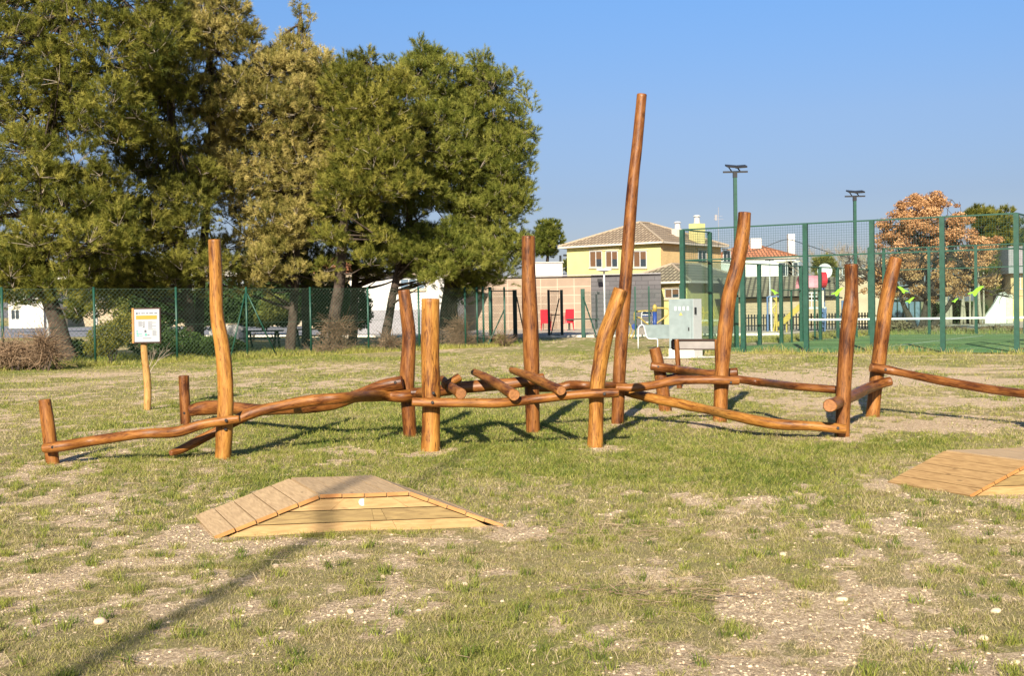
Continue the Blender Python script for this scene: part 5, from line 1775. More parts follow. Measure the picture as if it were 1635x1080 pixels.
def leaf_quads(P, size, rng, flat=.3):
    n = len(P)
    a = unit(rng, n)
    b_ = np.cross(a, unit(rng, n))
    b_ /= np.linalg.norm(b_, axis=1, keepdims=True) + 1e-9
    s = size * (.6 + .8 * rng.random((n, 1)))
    v = np.stack([P - a * s, P + b_ * s * .5, P + a * s, P - b_ * s * .5], 1).reshape(-1, 3)
    return v, np.arange(n * 4).reshape(-1, 4)


def trunk_mesh(nm, path, limbs, m_, parent):
    mb_ = MB()
    pts_ = catmull([p for p, r in path], 5)
    rad = [x.x for x in catmull([Vector((r, 0, 0)) for p, r in path], 5)]
    mb_.tube(pts_, rad, 12, 0, True, None, .12, random.randint(0, 999))
    for (a, c_, r0, r1, bow) in limbs:
        mid = (a + c_) / 2 + bow
        q = catmull([a, (a + mid) / 2 + bow * .3, mid, c_], 3)
        k = len(q)
        mb_.tube(q, [r0 + (r1 - r0) * (i / (k - 1)) ** .7 for i in range(k)], 6, 0, True, None, .05, random.randint(0, 999))
    return mb_.build(nm, m_, parent, smooth=True)


def pine(px, py, label, trunk, hulls, m_, seed, csize=.95, ncl=40, tone=(0, 1), bark='bark', dens=300, D=None, extra=(), nl=.155, nw=.0155, name="pine_tree", group="pine trees behind the fence"):
    rng = np.random.default_rng(seed)
    rnd = random.Random(seed)
    g = gpt(px, py)
    if D is None:
        D = g.y
    else:
        g = W(px, 520, D); g.z = 0
    root = thing(name, g, label, "tree", group)
    path = [(g - up * .15, trunk[0][2])] if False else []
    for (x, y, r, dd) in trunk:
        p = W(x, y, D + dd)
        path.append((p, r))
    path[0] = (Vector((path[0][0].x, path[0][0].y, -.1)), path[0][1])
    # clump centres spread through the outline hulls
    cl = []
    areas = [h[2] * h[3] for h in hulls]
    tot = sum(areas)
    ncl = int(ncl * 2.25)
    for h, ar in zip(hulls, areas):
        cx, cy, rx, ry = h[:4]
        dd = h[4] if len(h) > 4 else 0
        R_ = rx * D / FPX
        for _ in range(max(2, int(ncl * ar / tot))):
            best = None
            for _t in range(12):
                u = rnd.gauss(0, 1), rnd.gauss(0, 1), rnd.gauss(0, 1)
                l_ = math.sqrt(sum(x * x for x in u))
                q = rnd.random() ** .28
                u = [x / l_ * q for x in u]
                if u[1] > .35 and rnd.random() < .6:
                    u[1] = -u[1]
                c_ = W(cx + u[0] * rx * .86, cy - u[2] * ry * .86, D + dd + u[1] * min(R_, 2.6))
                r_ = csize * (.36 + .62 * rnd.random() ** 1.4)
                dm = min([(c_ - o[0]).length / (o[1] + r_) for o in cl] or [9])
                if best is None or dm > best[0]:
                    best = (dm, c_, r_)
                if dm > .75:
                    break
            if best[1].z > .5:
                cl.append((best[1], best[2]))
    for (x, y, rp, dd) in extra:
        R_ = rp * D / FPX
        if R_ < .7:
            cl.append((W(x, y, D + dd), R_))
        else:
            for _ in range(int(5 * R_ * R_) + 3):
                u = [rnd.gauss(0, .5) for _ in range(3)]
                cl.append((W(x, y, D + dd) + Vector((u[0] * R_, u[1] * R_, u[2] * R_ * .55)), R_ * rnd.uniform(.3, .5)))
    # limbs
    limbs = []
    for c_, r_ in cl:
        j = min(range(len(path) - 1), key=lambda i: abs(path[i][0].z - (c_.z - .35 * (c_ - path[i][0]).length)))
        a = path[j][0].lerp(path[j + 1][0], rnd.random())
        dl = (c_ - a).length
        limbs.append((a, c_, min(path[j][1] * .5, .03 + .016 * dl), .012, Vector((0, 0, 0 if r_ < .5 else (-.08 * dl if c_.z > a.z else .12 * dl)))))
    trunk_mesh("trunk", path, limbs, M[bark], root)
    V, F, T = [], [], []
    nf = 0
    TV, TF = [], []
    for c_, r_ in cl:
        n = int(dens * .42 * r_ * r_) + 8
        u = unit(rng, n)
        u[:, 2] = np.where(u[:, 2] < -.6, -u[:, 2] * .8, u[:, 2])
        rad = r_ * (.35 + .65 * rng.random((n, 1)) ** .5)
        sc = np.array([1.0, 1.0, .85])
        lump = .8 + .5 * vnoise(u[:, 0] * 2.2 + c_.x, u[:, 1] * 2.2 + u[:, 2] * 1.7 + c_.z, seed)[:, None]
        P = np.array(c_)[None] + u * rad * sc * lump
        dr = u * .75 + np.array([0, 0, .55]) + rng.normal(size=(n, 3)) * .28
        dr /= np.linalg.norm(dr, axis=1, keepdims=True)
        k = 44
        v, f = needle_tufts(P, dr, k, .26, nl, nw, rng, .62)
        base_t = tone[0] + (tone[1] - tone[0]) * (.28 + .5 * rng.random()) 
        tt = np.clip(base_t + rng.normal(size=n) * .24, 0, 1)
        V.append(v); F.append(f + nf); nf += len(v); T.append(np.repeat(tt, k * 3))
        # bare inner twigs
        nt_ = int(8 * r_)
        for q in range(nt_):
            e_ = Vector(P[rng.integers(0, n)])
            TV.append((tuple(c_ + (e_ - c_) * .1 - Vector((0, 0, .1))), tuple(e_)))
    v, f = wires_np(TV, .009)
    merged("crown", np.concatenate(V), np.concatenate(F), np.concatenate(T), m_, v, f, M['bark_pale'], root)
    return root


GRP = "pine trees behind the fence"
pine(97, 579, "leftmost big pine with thick leaning trunk and dark green crown", [(112, 582, .34, 0), (92, 520, .27, 0), (70, 450, .23, 0), (58, 380, .20, 0), (75, 250, .17, .4), (95, 100, .13, .3), (110, -80, .08, 0)],
     [(-40, 90, 120, 190), (90, 40, 120, 170), (30, 270, 130, 110), (150, 170, 95, 90), (110, 360, 130, 75), (60, 430, 110, 36), (150, 440, 60, 30), (215, 60, 60, 130), (-60, 370, 90, 100)],
     M['pine_green'], 101, 1.0, 120, extra=[(172, 288, 46, 0), (150, 330, 40, .6), (18, 470, 34, -.6), (55, 480, 24, -.3), (8, 435, 40, -.5), (105, 470, 22, -1.6), (75, 455, 26, -1.5), (125, 500, 20, -1.4), (35, 420, 45, -1), (190, 395, 40, -1.2), (20, 455, 24, -1)], tone=(0, .9))
pine(306, 570, "dark fork trunked pine right behind the white information sheet", [(300, 574, .22, 0), (303, 520, .20, 0), (296, 440, .18, 0), (285, 340, .16, 0), (275, 200, .13, 0), (268, 60, .10, 0), (265, -60, .06, 0)],
     [(255, 90, 60, 130), (240, 230, 70, 90), (285, 320, 75, 70), (220, 370, 90, 60), (180, 430, 80, 36), (300, 420, 70, 36), (240, 450, 60, 26)], M['pine_dark'], 102, .95, 80, extra=[(300, 360, 30, -1.3), (210, 430, 34, -1), (270, 440, 26, -1.2), (195, 470, 26, -.5)], tone=(.1, 1))
pine(320, 571, "tall olive gold pine leaning above the frame behind the tall left post", [(322, 574, .20, 0), (318, 520, .18, 0), (322, 440, .16, 0), (330, 330, .14, 0), (338, 200, .12, 0), (335, 80, .09, 0), (328, -60, .05, 0)],
     [(335, 40, 62, 80), (350, 160, 80, 70), (330, 280, 60, 60), (385, 70, 30, 30)], M['pine_gold'], 103, .85, 52, D=43.5, extra=[(300, 150, 30, -1), (330, 430, 34, -1.3), (300, 470, 22, -1), (385, 25, 16, 0), (398, 55, 14, 0)], tone=(0, 1))
pine(466, 557, "olive gold pine with dense hanging clumps left of the middle trunks", [(463, 560, .20, 0), (468, 500, .18, 0), (472, 420, .16, 0), (470, 330, .14, 0), (466, 220, .12, 0), (473, 120, .09, 0), (480, 20, .045, 0)],
     [(440, 170, 100, 95), (400, 270, 90, 70), (490, 250, 58, 90), (430, 350, 90, 55), (470, 110, 60, 45), (515, 180, 40, 70)], M['pine_gold'], 104, .92, 95,
     extra=[(479, 5, 9, 0), (481, 25, 10, 0), (480, 50, 13, 0), (497, 32, 6, 0), (478, 75, 18, 0), (420, 420, 45, -1.5), (380, 385, 34, -1.5), (460, 440, 36, -1.5), (350, 440, 36, -1), (400, 460, 26, -1), (445, 395, 36, -1.5), (530, 280, 26, -1.5), (520, 320, 22, -1.5), (410, 445, 30, -1.6)], tone=(.1, 1), D=45)
pine(490, 548, "dark trunked pine standing behind the olive gold pine", [(489, 548, .22, 0), (489, 480, .2, 0), (486, 400, .18, 0), (492, 300, .14, 0), (500, 180, .1, 0), (505, 110, .06, 0)],
     [(520, 150, 50, 60), (540, 230, 50, 80), (500, 330, 60, 60), (500, 400, 90, 45), (420, 430, 80, 30), (500, 440, 60, 24)], M['pine_dark'], 105, .95, 50, D=52, tone=(0, .8))
pine(538, 563, "middle pine with thick ragged pale trunk and dry brush at its foot", [(540, 566, .30, 0), (534, 520, .24, 0), (541, 460, .20, 0), (546, 400, .18, 0), (552, 330, .15, 0), (566, 240, .12, 0), (575, 150, .09, 0), (580, 95, .05, 0)],
     [(575, 165, 62, 75), (600, 260, 70, 75), (560, 300, 50, 60), (620, 170, 40, 60)], M['pine_green'], 106, .9, 70, extra=[(560, 100, 16, 0), (585, 92, 14, 0), (600, 375, 30, -1), (520, 380, 22, -.5), (640, 300, 34, -1), (545, 400, 30, -1.4), (590, 420, 26, -1.4), (520, 430, 18, -1)], tone=(.05, 1))
pine(562, 549, "slim dark pine just right of the thick middle trunk", [(562, 549, .2, 0), (566, 480, .18, 0), (568, 420, .16, 0), (580, 300, .12, 0), (600, 200, .08, 0)],
     [(600, 230, 50, 80), (580, 350, 80, 55), (640, 400, 80, 40), (600, 430, 50, 20)], M['pine_dark'], 107, .9, 60, D=53, tone=(0, .8))
pine(615, 557, "pine with slender trunk leaning right, behind the left of the two central posts", [(613, 560, .22, 0), (622, 500, .17, 0), (632, 450, .15, 0), (648, 380, .13, 0), (660, 280, .11, 0), (672, 170, .08, 0), (676, 80, .05, 0)],
     [(685, 130, 48, 50), (700, 220, 70, 65), (660, 300, 60, 60), (690, 400, 75, 42)], M['pine_fresh'], 108, .88, 75,
     extra=[(670, 66, 7, 0), (672, 78, 11, 0), (682, 90, 12, 0), (664, 96, 12, 0), (696, 104, 9, 0), (640, 108, 9, 0), (622, 100, 7, 0), (660, 415, 40, -1.6), (720, 430, 44, -1.6), (670, 445, 34, -1.6), (740, 395, 34, -1.4), (620, 400, 26, -.6)], tone=(.15, 1))
pine(718, 553, "rightmost big pine with fresh green crown spiking into the sky", [(716, 556, .42, 0), (718, 490, .36, 0), (722, 430, .30, 0), (730, 360, .24, 0), (745, 270, .18, 0), (760, 170, .12, 0), (768, 95, .06, 0)],
     [(760, 165, 60, 60), (800, 230, 52, 75), (755, 300, 80, 75), (812, 320, 40, 50), (780, 390, 60, 55), (745, 440, 45, 36)], M['pine_fresh'], 109, .95, 105,
     extra=[(757, 92, 9, 0), (757, 104, 12, 0), (774, 90, 8, 0), (776, 104, 12, 0), (727, 98, 7, 0), (727, 110, 9, 0), (742, 118, 10, 0), (800, 118, 10, 0), (822, 120, 7, 0), (824, 134, 10, 0), (836, 142, 8, 0), (842, 158, 12, 0), (845, 180, 14, 0), (848, 215, 11, 0), (838, 245, 14, 0), (846, 275, 12, 0), (840, 300, 14, 0), (845, 335, 10, 0), (800, 440, 26, -1), (830, 400, 26, -.6), (770, 450, 34, -.5), (735, 480, 26, .5)], tone=(.1, 1))
pine(872, 470, "small round pine above the tan wall, right of the big crowns", [(872, 520, .2, 0), (873, 440, .16, 0), (875, 400, .1, 0), (875, 370, .05, 0)],
     [(872, 385, 27, 34)], M['pine_fresh'], 110, .75, 22, D=98, tone=(0, .6), dens=200, nl=.24, nw=.035, extra=[(885, 360, 9, 0), (850, 400, 14, 0)])
pine(913, 432, "small dark tree top between the white block and the yellow house", [(913, 520, .2, 0), (913, 435, .12, 0), (914, 420, .06, 0)],
     [(912, 428, 14, 10)], M['pine_dark'], 111, .7, 10, D=112, tone=(0, .6), dens=160, nl=.24, nw=.035)
pine(1592, 400, "dark rounded pine behind the brown leaved tree at the right", [(1592, 520, .3, 0), (1592, 450, .25, 0), (1590, 400, .2, 0), (1588, 350, .1, 0)],
     [(1592, 380, 42, 46), (1570, 350, 26, 18), (1620, 420, 36, 50), (1580, 440, 40, 40)], M['pine_dark'], 112, 1.0, 60, D=85, tone=(0, .9), dens=230, nl=.22, nw=.03)
pine(1660, 400, "dark pine cut by the right edge behind the court corner", [(1660, 520, .3, 0), (1660, 450, .25, 0), (1660, 400, .2, 0), (1660, 370, .1, 0)],
     [(1665, 430, 40, 70)], M['pine_dark'], 113, 1.0, 26, D=92, tone=(0, .8), dens=200, nl=.22, nw=.03)
pine(1318, 440, "small bushy dark tree between the terracotta house and the satellite dish", [(1318, 520, .15, 0), (1317, 460, .1, 0), (1316, 430, .05, 0)],
     [(1316, 430, 17, 20)], M['pine_dark'], 114, .7, 12, D=100, tone=(.2, .8), dens=170, nl=.24, nw=.035)


# brown leaved deciduous tree
def branchy(root, base, top_pts, r0, seed, m_, name="trunk", levels=3, spread=.5, length=1.6, forks=4):
    rnd = random.Random(seed)
    mb_ = MB()
    tips = []

    def grow(p, d, L_, r, lev):
        q = p + d * L_
        mid = (p + q) / 2 + Vector((rnd.gauss(0, 1), rnd.gauss(0, 1), rnd.gauss(0, .5))) * L_ * .06
        mb_.tube([p, mid, q], [r, r * .82, r * .62], 7 if lev > 1 else 4, 0, False)
        tips.append((q, d, lev))
        if lev > 0:
            for _ in range(forks if lev > 1 else forks + 1):
                s_ = Vector((rnd.gauss(0, 1), rnd.gauss(0, 1), rnd.gauss(.25, .6))).normalized()
                grow(p.lerp(q, rnd.uniform(.5, 1)), (d * (1 - spread) + s_ * spread).normalized(), L_ * rnd.uniform(.6, .8), r * .52, lev - 1)
    for t_ in top_pts:
        d = (t_ - base)
        grow(base, d.normalized(), d.length, r0, levels)
    mb_.build(name, m_, root, smooth=True)
    return tips


Dk = 61.0
ok = W(1480, 530, Dk); ok.z = 0
oak = thing("oak_tree", ok, "broad tree covered in dry orange brown leaves behind the court", "tree")
mb_ = MB()
rnd = random.Random(5)
for x0, x1, y1 in ((1462, 1440, 480), (1470, 1480, 470), (1482, 1520, 478), (1476, 1490, 440)):
    b_ = W(x0, 530, Dk); b_.z = -.1
    mb_.tube(catmull([b_, W((x0 + x1) / 2, 505, Dk), W(x1, y1, Dk), W(x1 + (x1 - 1480) * .5, y1 - 60, Dk + rnd.uniform(-1, 1))], 4), [.2 - .011 * k for k in range(13)], 8, wob=.1)
mb_.build("trunk", M['bark_dark'], oak, smooth=True)
tl = branchy(oak, W(1480, 480, Dk), [W(1440, 440, Dk), W(1480, 410, Dk), W(1525, 440, Dk), W(1460, 430, Dk - 1.2), W(1505, 425, Dk + 1.2), W(1410, 455, Dk), W(1550, 450, Dk)], .13, 9, M['bark_dark'], "branches", 3, .55, forks=4)
rng = np.random.default_rng(77)
hl_ = [(1475, 365, 62, 50), (1430, 410, 50, 50), (1525, 410, 52, 50), (1480, 440, 85, 45), (1560, 430, 34, 50), (1400, 450, 28, 34), (1500, 345, 34, 32), (1450, 350, 30, 28), (1565, 400, 24, 22), (1535, 350, 20, 18), (1412, 368, 16, 16), (1440, 330, 12, 10), (1500, 318, 14, 10), (1588, 388, 12, 12), (1462, 322, 12, 10)]
C_ = []
for (cx, cy, rx, ry) in hl_:
    for _ in range(int(max(rx * ry / 62, 6))):
        u = unit(rng, 1)[0] * rng.random() ** .22
        C_.append((W(cx + u[0] * rx, cy - u[2] * ry * .97, Dk + u[1] * min(rx * Dk / FPX, 2.4)), .15 + .34 * rng.random() ** 1.7))
Pl, Tl = [], []
for c_, r_ in C_:
    n = int(1700 * r_ * r_) + 14
    u = unit(rng, n) * (rng.random((n, 1)) ** .45) * r_ * np.array([1.25, 1.1, .75])
    Pl.append(np.array(c_) + u)
    Tl.append(np.clip(.58 + .22 * rng.normal() + .18 * rng.normal(size=n), 0, 1))
Pl, Tl = np.concatenate(Pl), np.concatenate(Tl)
v, f = leaf_quads(Pl, .058, rng)
v2, f2 = wires_np([(tuple(c_), tuple(min((t[0] for t in tl), key=lambda q: (q - c_).length))) for c_, r_ in C_[::2]], .018)
merged("crown", v, f, np.repeat(Tl, 4), M['oak_leaf'], v2, f2, M['bark_dark'], oak)

# bare winter trees
for (px, D_, yt, lab, sd_) in ((1335, 118, 392, "bare grey twiggy tree just left of the farther floodlight mast", 21), (1362, 122, 385, "bare grey twiggy tree right behind the farther floodlight mast", 22), (1304, 124, 402, "bare twiggy tree between the terracotta house and the satellite dish", 23), (1400, 116, 395, "bare twiggy tree at the left flank of the brown leaved tree", 24)):
    b_ = W(px, 520, D_); b_.z = 0
    r_ = thing("bare_tree", b_, lab, "tree", "bare trees behind the playground")
    h = W(px, yt, D_).z
    MB().tube([b_, b_ + up * h * .35], [.2, .16], 8).build("trunk", M['bark_pale'], r_)
    branchy(r_, b_ + up * h * .33, [b_ + Vector((dx, dy, h * .62)) for dx, dy in ((-1.3, 0), (.2, .6), (1.4, -.3), (-.3, -.8))], .09, sd_, M['bark_pale'], "branches", 3, .42, forks=4)

# row of pale slender trunks with dark hedge behind, right of the oak
for k, (x, w_) in enumerate(((1512, .22), (1518, .12), (1535, .10), (1541, .10), (1549, .07), (1556, .20), (1566, .12), (1571, .08))):
    a = W(x, 520, 72 + (k % 2)); a.z = 0
    nm_ = ["thick pale trunk, first right of the oak stem", "slim pale trunk beside the thick pale one under the brown crown", "slender pale trunk in the dark gap, left one of a close pair", "slender pale trunk in the dark gap, right one of a close pair",
           "thinnest pale trunk standing alone before the dark hedge", "thick pale trunk near the white gable wall", "slim pale trunk next to the white gable wall", "very slim pale trunk touching the white gable wall"][k]
    t_ = thing("pale_tree", a, nm_, "tree", "pale slender trunks under the brown tree")
    MB().tube(catmull([a, a + Vector((.1 * ((k % 3) - 1), 0, 1.6)), a + Vector((.16 * ((k % 3) - 1), 0, 3.6))], 3), [w_ * .9] * 3 + [w_ * .7] * 4, 8, wob=.08).build("trunk", M['bark_pale'], t_, smooth=True)
    P = np.array(a) + np.array([.1, 0, 4.0]) + unit(rng, 260) * rng.random((260, 1)) ** .4 * np.array([.8, .8, .7])
    v, f = leaf_quads(P, .09, rng)
    np_mesh("crown", v, f, M['bush_leaf'], t_, attrs={"tone": np.repeat(np.clip(.3 + .2 * rng.normal(size=260), 0, 1), 4)})


def bush(name, boxes, D, label, cat, m_, seed, n=5000, size=.07, tone=(0, 1), twigs=0, group=None, zfloor=0.0, tw_m='twig', depth=None, no_leaf=False):
    """leafy mass filling ellipses given in photo pixels at distance D"""
    rng = np.random.default_rng(seed)
    g = W(boxes[0][0], 520, D); g.z = 0
    root = thing(name, g, label, cat, group)
    P, T = [], []
    tot = sum(b_[2] * b_[3] for b_ in boxes)
    segs = []
    for (cx, cy, rx, ry) in boxes:
        k = int(n * rx * ry / tot)
        u = unit(rng, k) * rng.random((k, 1)) ** .3
        c_ = np.array(W(cx, cy, D))
        R1, R2 = rx * D / FPX, ry * D / FPX
        q = c_ + u * np.array([R1, depth or min(R1, 1.6), R2]) * (.8 + .4 * vnoise(u[:, 0] * 3 + cx, u[:, 2] * 3 + u[:, 1] * 2, seed)[:, None])
        q = q[q[:, 2] > zfloor + .02]
        P.append(q)
        T.append(np.clip(tone[0] + (tone[1] - tone[0]) * (vnoise(q[:, 0] * 1.6, q[:, 2] * 1.6, seed + 1) * .7 + .3 * rng.random(len(q))), 0, 1))
        for _ in range(int(twigs * rx * ry / tot)):
            u1 = unit(rng, 1)[0]
            a = c_ + u1 * np.array([R1, min(R1, 1.2), R2]) * rng.random()
            d = unit(rng, 1)[0] * (.12 + .35 * rng.random()) * np.array([1, 1, .8])
            m1_ = a + d + unit(rng, 1)[0] * .05
            e = m1_ + d * .8 + unit(rng, 1)[0] * .12
            if min(a[2], m1_[2], e[2]) > -.05:
                segs += [(tuple(a), tuple(m1_)), (tuple(m1_), tuple(e))]
    if not no_leaf:
        P, T = np.concatenate(P), np.concatenate(T)
        v, f = leaf_quads(P, size, rng)
        if segs:
            v2, f2 = wires_np(segs, .006)
            merged("foliage", v, f, np.repeat(T, 4), m_, v2, f2, M[tw_m], root)
        else:
            np_mesh("foliage", v, f, m_, root, attrs={"tone": np.repeat(T, 4)})
    if not segs or True:
        st = MB()
        for _ in range(5):
            a = g + Vector((rng.normal() * .2, rng.normal() * .2, -.05))
            st.tube([a, a + Vector((rng.normal() * .25, rng.normal() * .2, .5))], [.03, .012], 5)
        st.build("stem", M['bark'], root)
    return root


H_ = M['hedge_leaf']
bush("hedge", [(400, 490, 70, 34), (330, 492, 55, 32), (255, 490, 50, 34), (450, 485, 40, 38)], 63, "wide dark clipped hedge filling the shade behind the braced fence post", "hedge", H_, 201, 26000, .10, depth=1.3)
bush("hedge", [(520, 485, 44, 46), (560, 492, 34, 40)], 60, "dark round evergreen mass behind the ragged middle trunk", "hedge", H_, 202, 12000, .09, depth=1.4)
bush("bush", [(440, 492, 24, 24), (424, 508, 20, 16)], 61.2, "yellow green lit bush between the dark hedge and the olive gold pine trunk", "bush", M['bush_leaf'], 203, 5000, .06, (.45, 1))
bush("bush", [(205, 478, 34, 40), (245, 470, 20, 30)], 66, "yellow green hanging bush behind the white information sheet", "bush", M['bush_leaf'], 204, 8000, .08, (.3, 1))
bush("bush", [(180, 535, 38, 24), (160, 555, 26, 16), (205, 515, 22, 16)], 37.5, "small olive shrub between the leaning trunk and the information sheet", "bush", M['pine_dark'], 205, 9000, .035, (.3, 1))
bush("bush", [(150, 470, 40, 40), (120, 495, 20, 20)], 47, "loose green sapling foliage right of the leaning trunk", "bush", M['pine_green'], 206, 5000, .05, (.1, .9))
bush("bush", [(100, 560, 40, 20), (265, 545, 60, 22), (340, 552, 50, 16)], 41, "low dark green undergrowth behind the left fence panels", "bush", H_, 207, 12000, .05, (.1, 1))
bush("treeline", [(60, 462, 130, 26), (260, 458, 120, 30), (430, 452, 120, 34), (560, 448, 60, 26)], 108, "dark line of distant trees beyond the road, seen under the pine crowns", "trees", H_, 217, 16000, .16, (.1, .9), depth=1.8)
bush("hedge", [(1530, 503, 50, 24), (1500, 505, 30, 20)], 76, "dark hedge in the gap behind the pale slender trunks", "hedge", H_, 208, 9000, .09, depth=.9)
bush("bush", [(1420, 520, 34, 10), (1500, 530, 60, 9), (1590, 530, 50, 10)], 58, "strip of brownish weeds behind the far court end", "bush", M['twig'], 209, 7000, .06, (.1, .8), twigs=400)
bush("bush", [(1385, 470, 18, 26)], 80, "shadowed rust coloured bush against the sandy wall", "bush", M['oak_leaf'], 210, 2500, .08, (0, .7))
bush("dry_brush_pile", [(26, 564, 34, 18), (48, 577, 26, 9), (4, 570, 30, 16)], 33.6, "heap of dry brown brush leaning on the fence at the left edge", "brush pile", M['twig'], 211, 9000, .022, (.3, 1), twigs=1100)
bush("dry_brush_pile", [(70, 548, 5, 10), (76, 570, 5, 10)], 33.2, "upright dry brown stalks rising from the brush heap beside the leaning trunk", "dry bush", M['twig'], 212, 600, .02, (.2, .9), twigs=700)
bush("dry_bush", [(535, 560, 38, 12), (505, 566, 20, 8), (538, 530, 14, 24)], 43.2, "grey dry scrub around the foot of the ragged middle trunk", "dry bush", M['twig'], 213, 1500, .02, (0, .8), twigs=1700)
bush("dry_bush", [(738, 547, 26, 13), (733, 525, 9, 22)], 47.0, "dry pale scrub beside the thick right-hand trunk", "dry bush", M['twig'], 214, 700, .02, (.3, 1), twigs=1000)
bush("dry_bush", [(622, 550, 13, 12)], 44.0, "small tuft of dry scrub under the leaning slender trunk", "dry bush", M['twig'], 215, 300, .02, (.3, 1), twigs=420)
bush("dry_bush", [(797, 545, 14, 12)], 47.2, "dry green scrub at the free end of the chain link fence", "dry bush", M['bush_leaf'], 216, 900, .03, (.3, 1), twigs=300)

# dead sapling beside the information sign
sb = gpt(238, 582); sb = W(238, 585, 30); sb.z = 0
ds_ = thing("dead_sapling", sb, "bare whitish twigs of a dead sapling right of the information sign post", "shrub")
branchy(ds_, sb, [sb + Vector((.08, 0, .36)), sb + Vector((.26, 0, .38)), sb + Vector((-.10, .1, .26))], .014, 33, M['bark_pale'], "branches", 2, .35, forks=3)

# ------------------------------------------------------------------ grass, stalks, stones
rng = np.random.default_rng(2024)


def scatter(n, y0, y1, pad=.6, power=1.0):
    y = y0 + (y1 - y0) * rng.random(n) ** power
    hw_ = y * .46 + pad
    x = (rng.random(n) * 2 - 1) * hw_
    keep = rng.random(n) < hw_ / (y1 * .46 + pad)
    return x[keep], y[keep]


# keep grass out from under the ramps
def outside_ramps(x, y):
    ok_ = np.ones(len(x), bool)
    for c0, ln_ in ((G(343, 863), 1.94), (G(1549, 796), 2.1)):
        U_, V_ = np.array([rU.x, rU.y]), np.array([-.36, .84])
        Mi = np.linalg.inv(np.stack([U_, V_], 1))
        q = Mi @ np.stack([x - c0.x, y - c0.y])
        ok_ &= ~((q[0] > -.02) & (q[0] < ln_ + .05) & (q[1] > -.02) & (q[1] < 1.02))
    return ok_


def blades(x, y, h, w, lean, tone, z0=-.004):
    n = len(x)
    th = rng.random(n) * 2 * np.pi
    ph = rng.random(n) * 2 * np.pi
    z = gz(x, y) + z0
    base = np.stack([x, y, z], 1)
    sd = np.stack([np.cos(th), np.sin(th), np.zeros(n)], 1) * (w / 2)[:, None]
    ld = np.stack([np.cos(ph), np.sin(ph), np.zeros(n)], 1)
    mid = base + ld * (h * lean * .35)[:, None] + np.stack([np.zeros(n), np.zeros(n), h * .6], 1)
    tip = base + ld * (h * lean)[:, None] + np.stack([np.zeros(n), np.zeros(n), h * (1 - .25 * lean)], 1)
    v = np.stack([base - sd, base + sd, mid + sd * .7, mid - sd * .7, tip], 1)
    idx = (np.arange(n) * 5)[:, None]
    f = np.concatenate([idx + np.array([[0, 1, 2]]), idx + np.array([[0, 2, 3]]), idx + np.array([[3, 2, 4]])], 0)
    return v.reshape(-1, 3), f, np.repeat(tone, 5)


GV, GF, GT, off = [], [], [], 0


def add_grass(n, y0, y1, hmul, wmul, soil_keep=.22, power=1.0):
    global off
    x, y = scatter(n, y0, y1, power=power)
    s_ = soil_field(x, y)
    l_ = lush_field(x, y)
    cl_ = fbm(x, y, 9, 2, 91)
    keep = rng.random(len(x)) < np.clip((1 - s_ * 1.3) * (.1 + 1.5 * np.clip(cl_ - .12, 0, 1)), soil_keep * (1 - s_ * .8), 1)
    keep &= outside_ramps(x, y)
    x, y, l_, s_, cl_ = x[keep], y[keep], l_[keep], s_[keep], cl_[keep]
    n = len(x)
    h = (.012 + .030 * rng.random(n) ** 1.5 + .03 * np.clip(cl_ - .52, 0, 1) * 3) * hmul * (.75 + .6 * l_)
    w = (.0022 + .0018 * rng.random(n)) * wmul
    tone = np.clip(.64 - .46 * l_ + .26 * rng.normal(size=n) + .75 * (fbm(x, y, 2.6, 3, 71) - .5), 0, 1)
    tone = np.clip(tone + .10 * np.clip((10 - y) / 3, 0, 1), 0, 1)
    v, f, t_ = blades(x, y, h, w, .5 + 1.2 * rng.random(n), tone)
    GV.append(v); GF.append(f + off); GT.append(t_); off += len(v)


add_grass(480000, 4.3, 8.0, .95, .85)
add_grass(330000, 8.0, 13.0, 1.2, 1.5)
add_grass(300000, 13.0, 21.0, 1.3, 2.2)
add_grass(190000, 21.0, 40.0, 1.5, 4.0)
# distinct taller tufts in the foreground
x, y = scatter(1500, 4.4, 13)
kp = outside_ramps(x, y) & (soil_field(x, y) < .75)
x, y = x[kp], y[kp]
k = 34
bx_, by_ = np.repeat(x, k) + rng.normal(size=len(x) * k) * .022, np.repeat(y, k) + rng.normal(size=len(x) * k) * .022
tn = np.clip(np.repeat(.02 + .26 * rng.random(len(x)), k) + .08 * rng.normal(size=len(bx_)), 0, 1)
v, f, t_ = blades(bx_, by_, .035 + .055 * rng.random(len(bx_)), .003 + .002 * rng.random(len(bx_)), .4 + .7 * rng.random(len(bx_)), tn)
GV.append(v); GF.append(f + off); GT.append(t_); off += len(v)
x, y = scatter(420, 4.6, 12)
kp = outside_ramps(x, y) & (fbm(x, y, .7, 3, 140) > .5)
x, y = x[kp], y[kp]
k = 22
bx_, by_ = np.repeat(x, k) + rng.normal(size=len(x) * k) * .03, np.repeat(y, k) + rng.normal(size=len(x) * k) * .03
v, f, t_ = blades(bx_, by_, .03 + .07 * rng.random(len(bx_)), .002 + .0015 * rng.random(len(bx_)), .6 + .9 * rng.random(len(bx_)), .7 + .3 * rng.random(len(bx_)))
GV.append(v); GF.append(f + off); GT.append(t_); off += len(v)
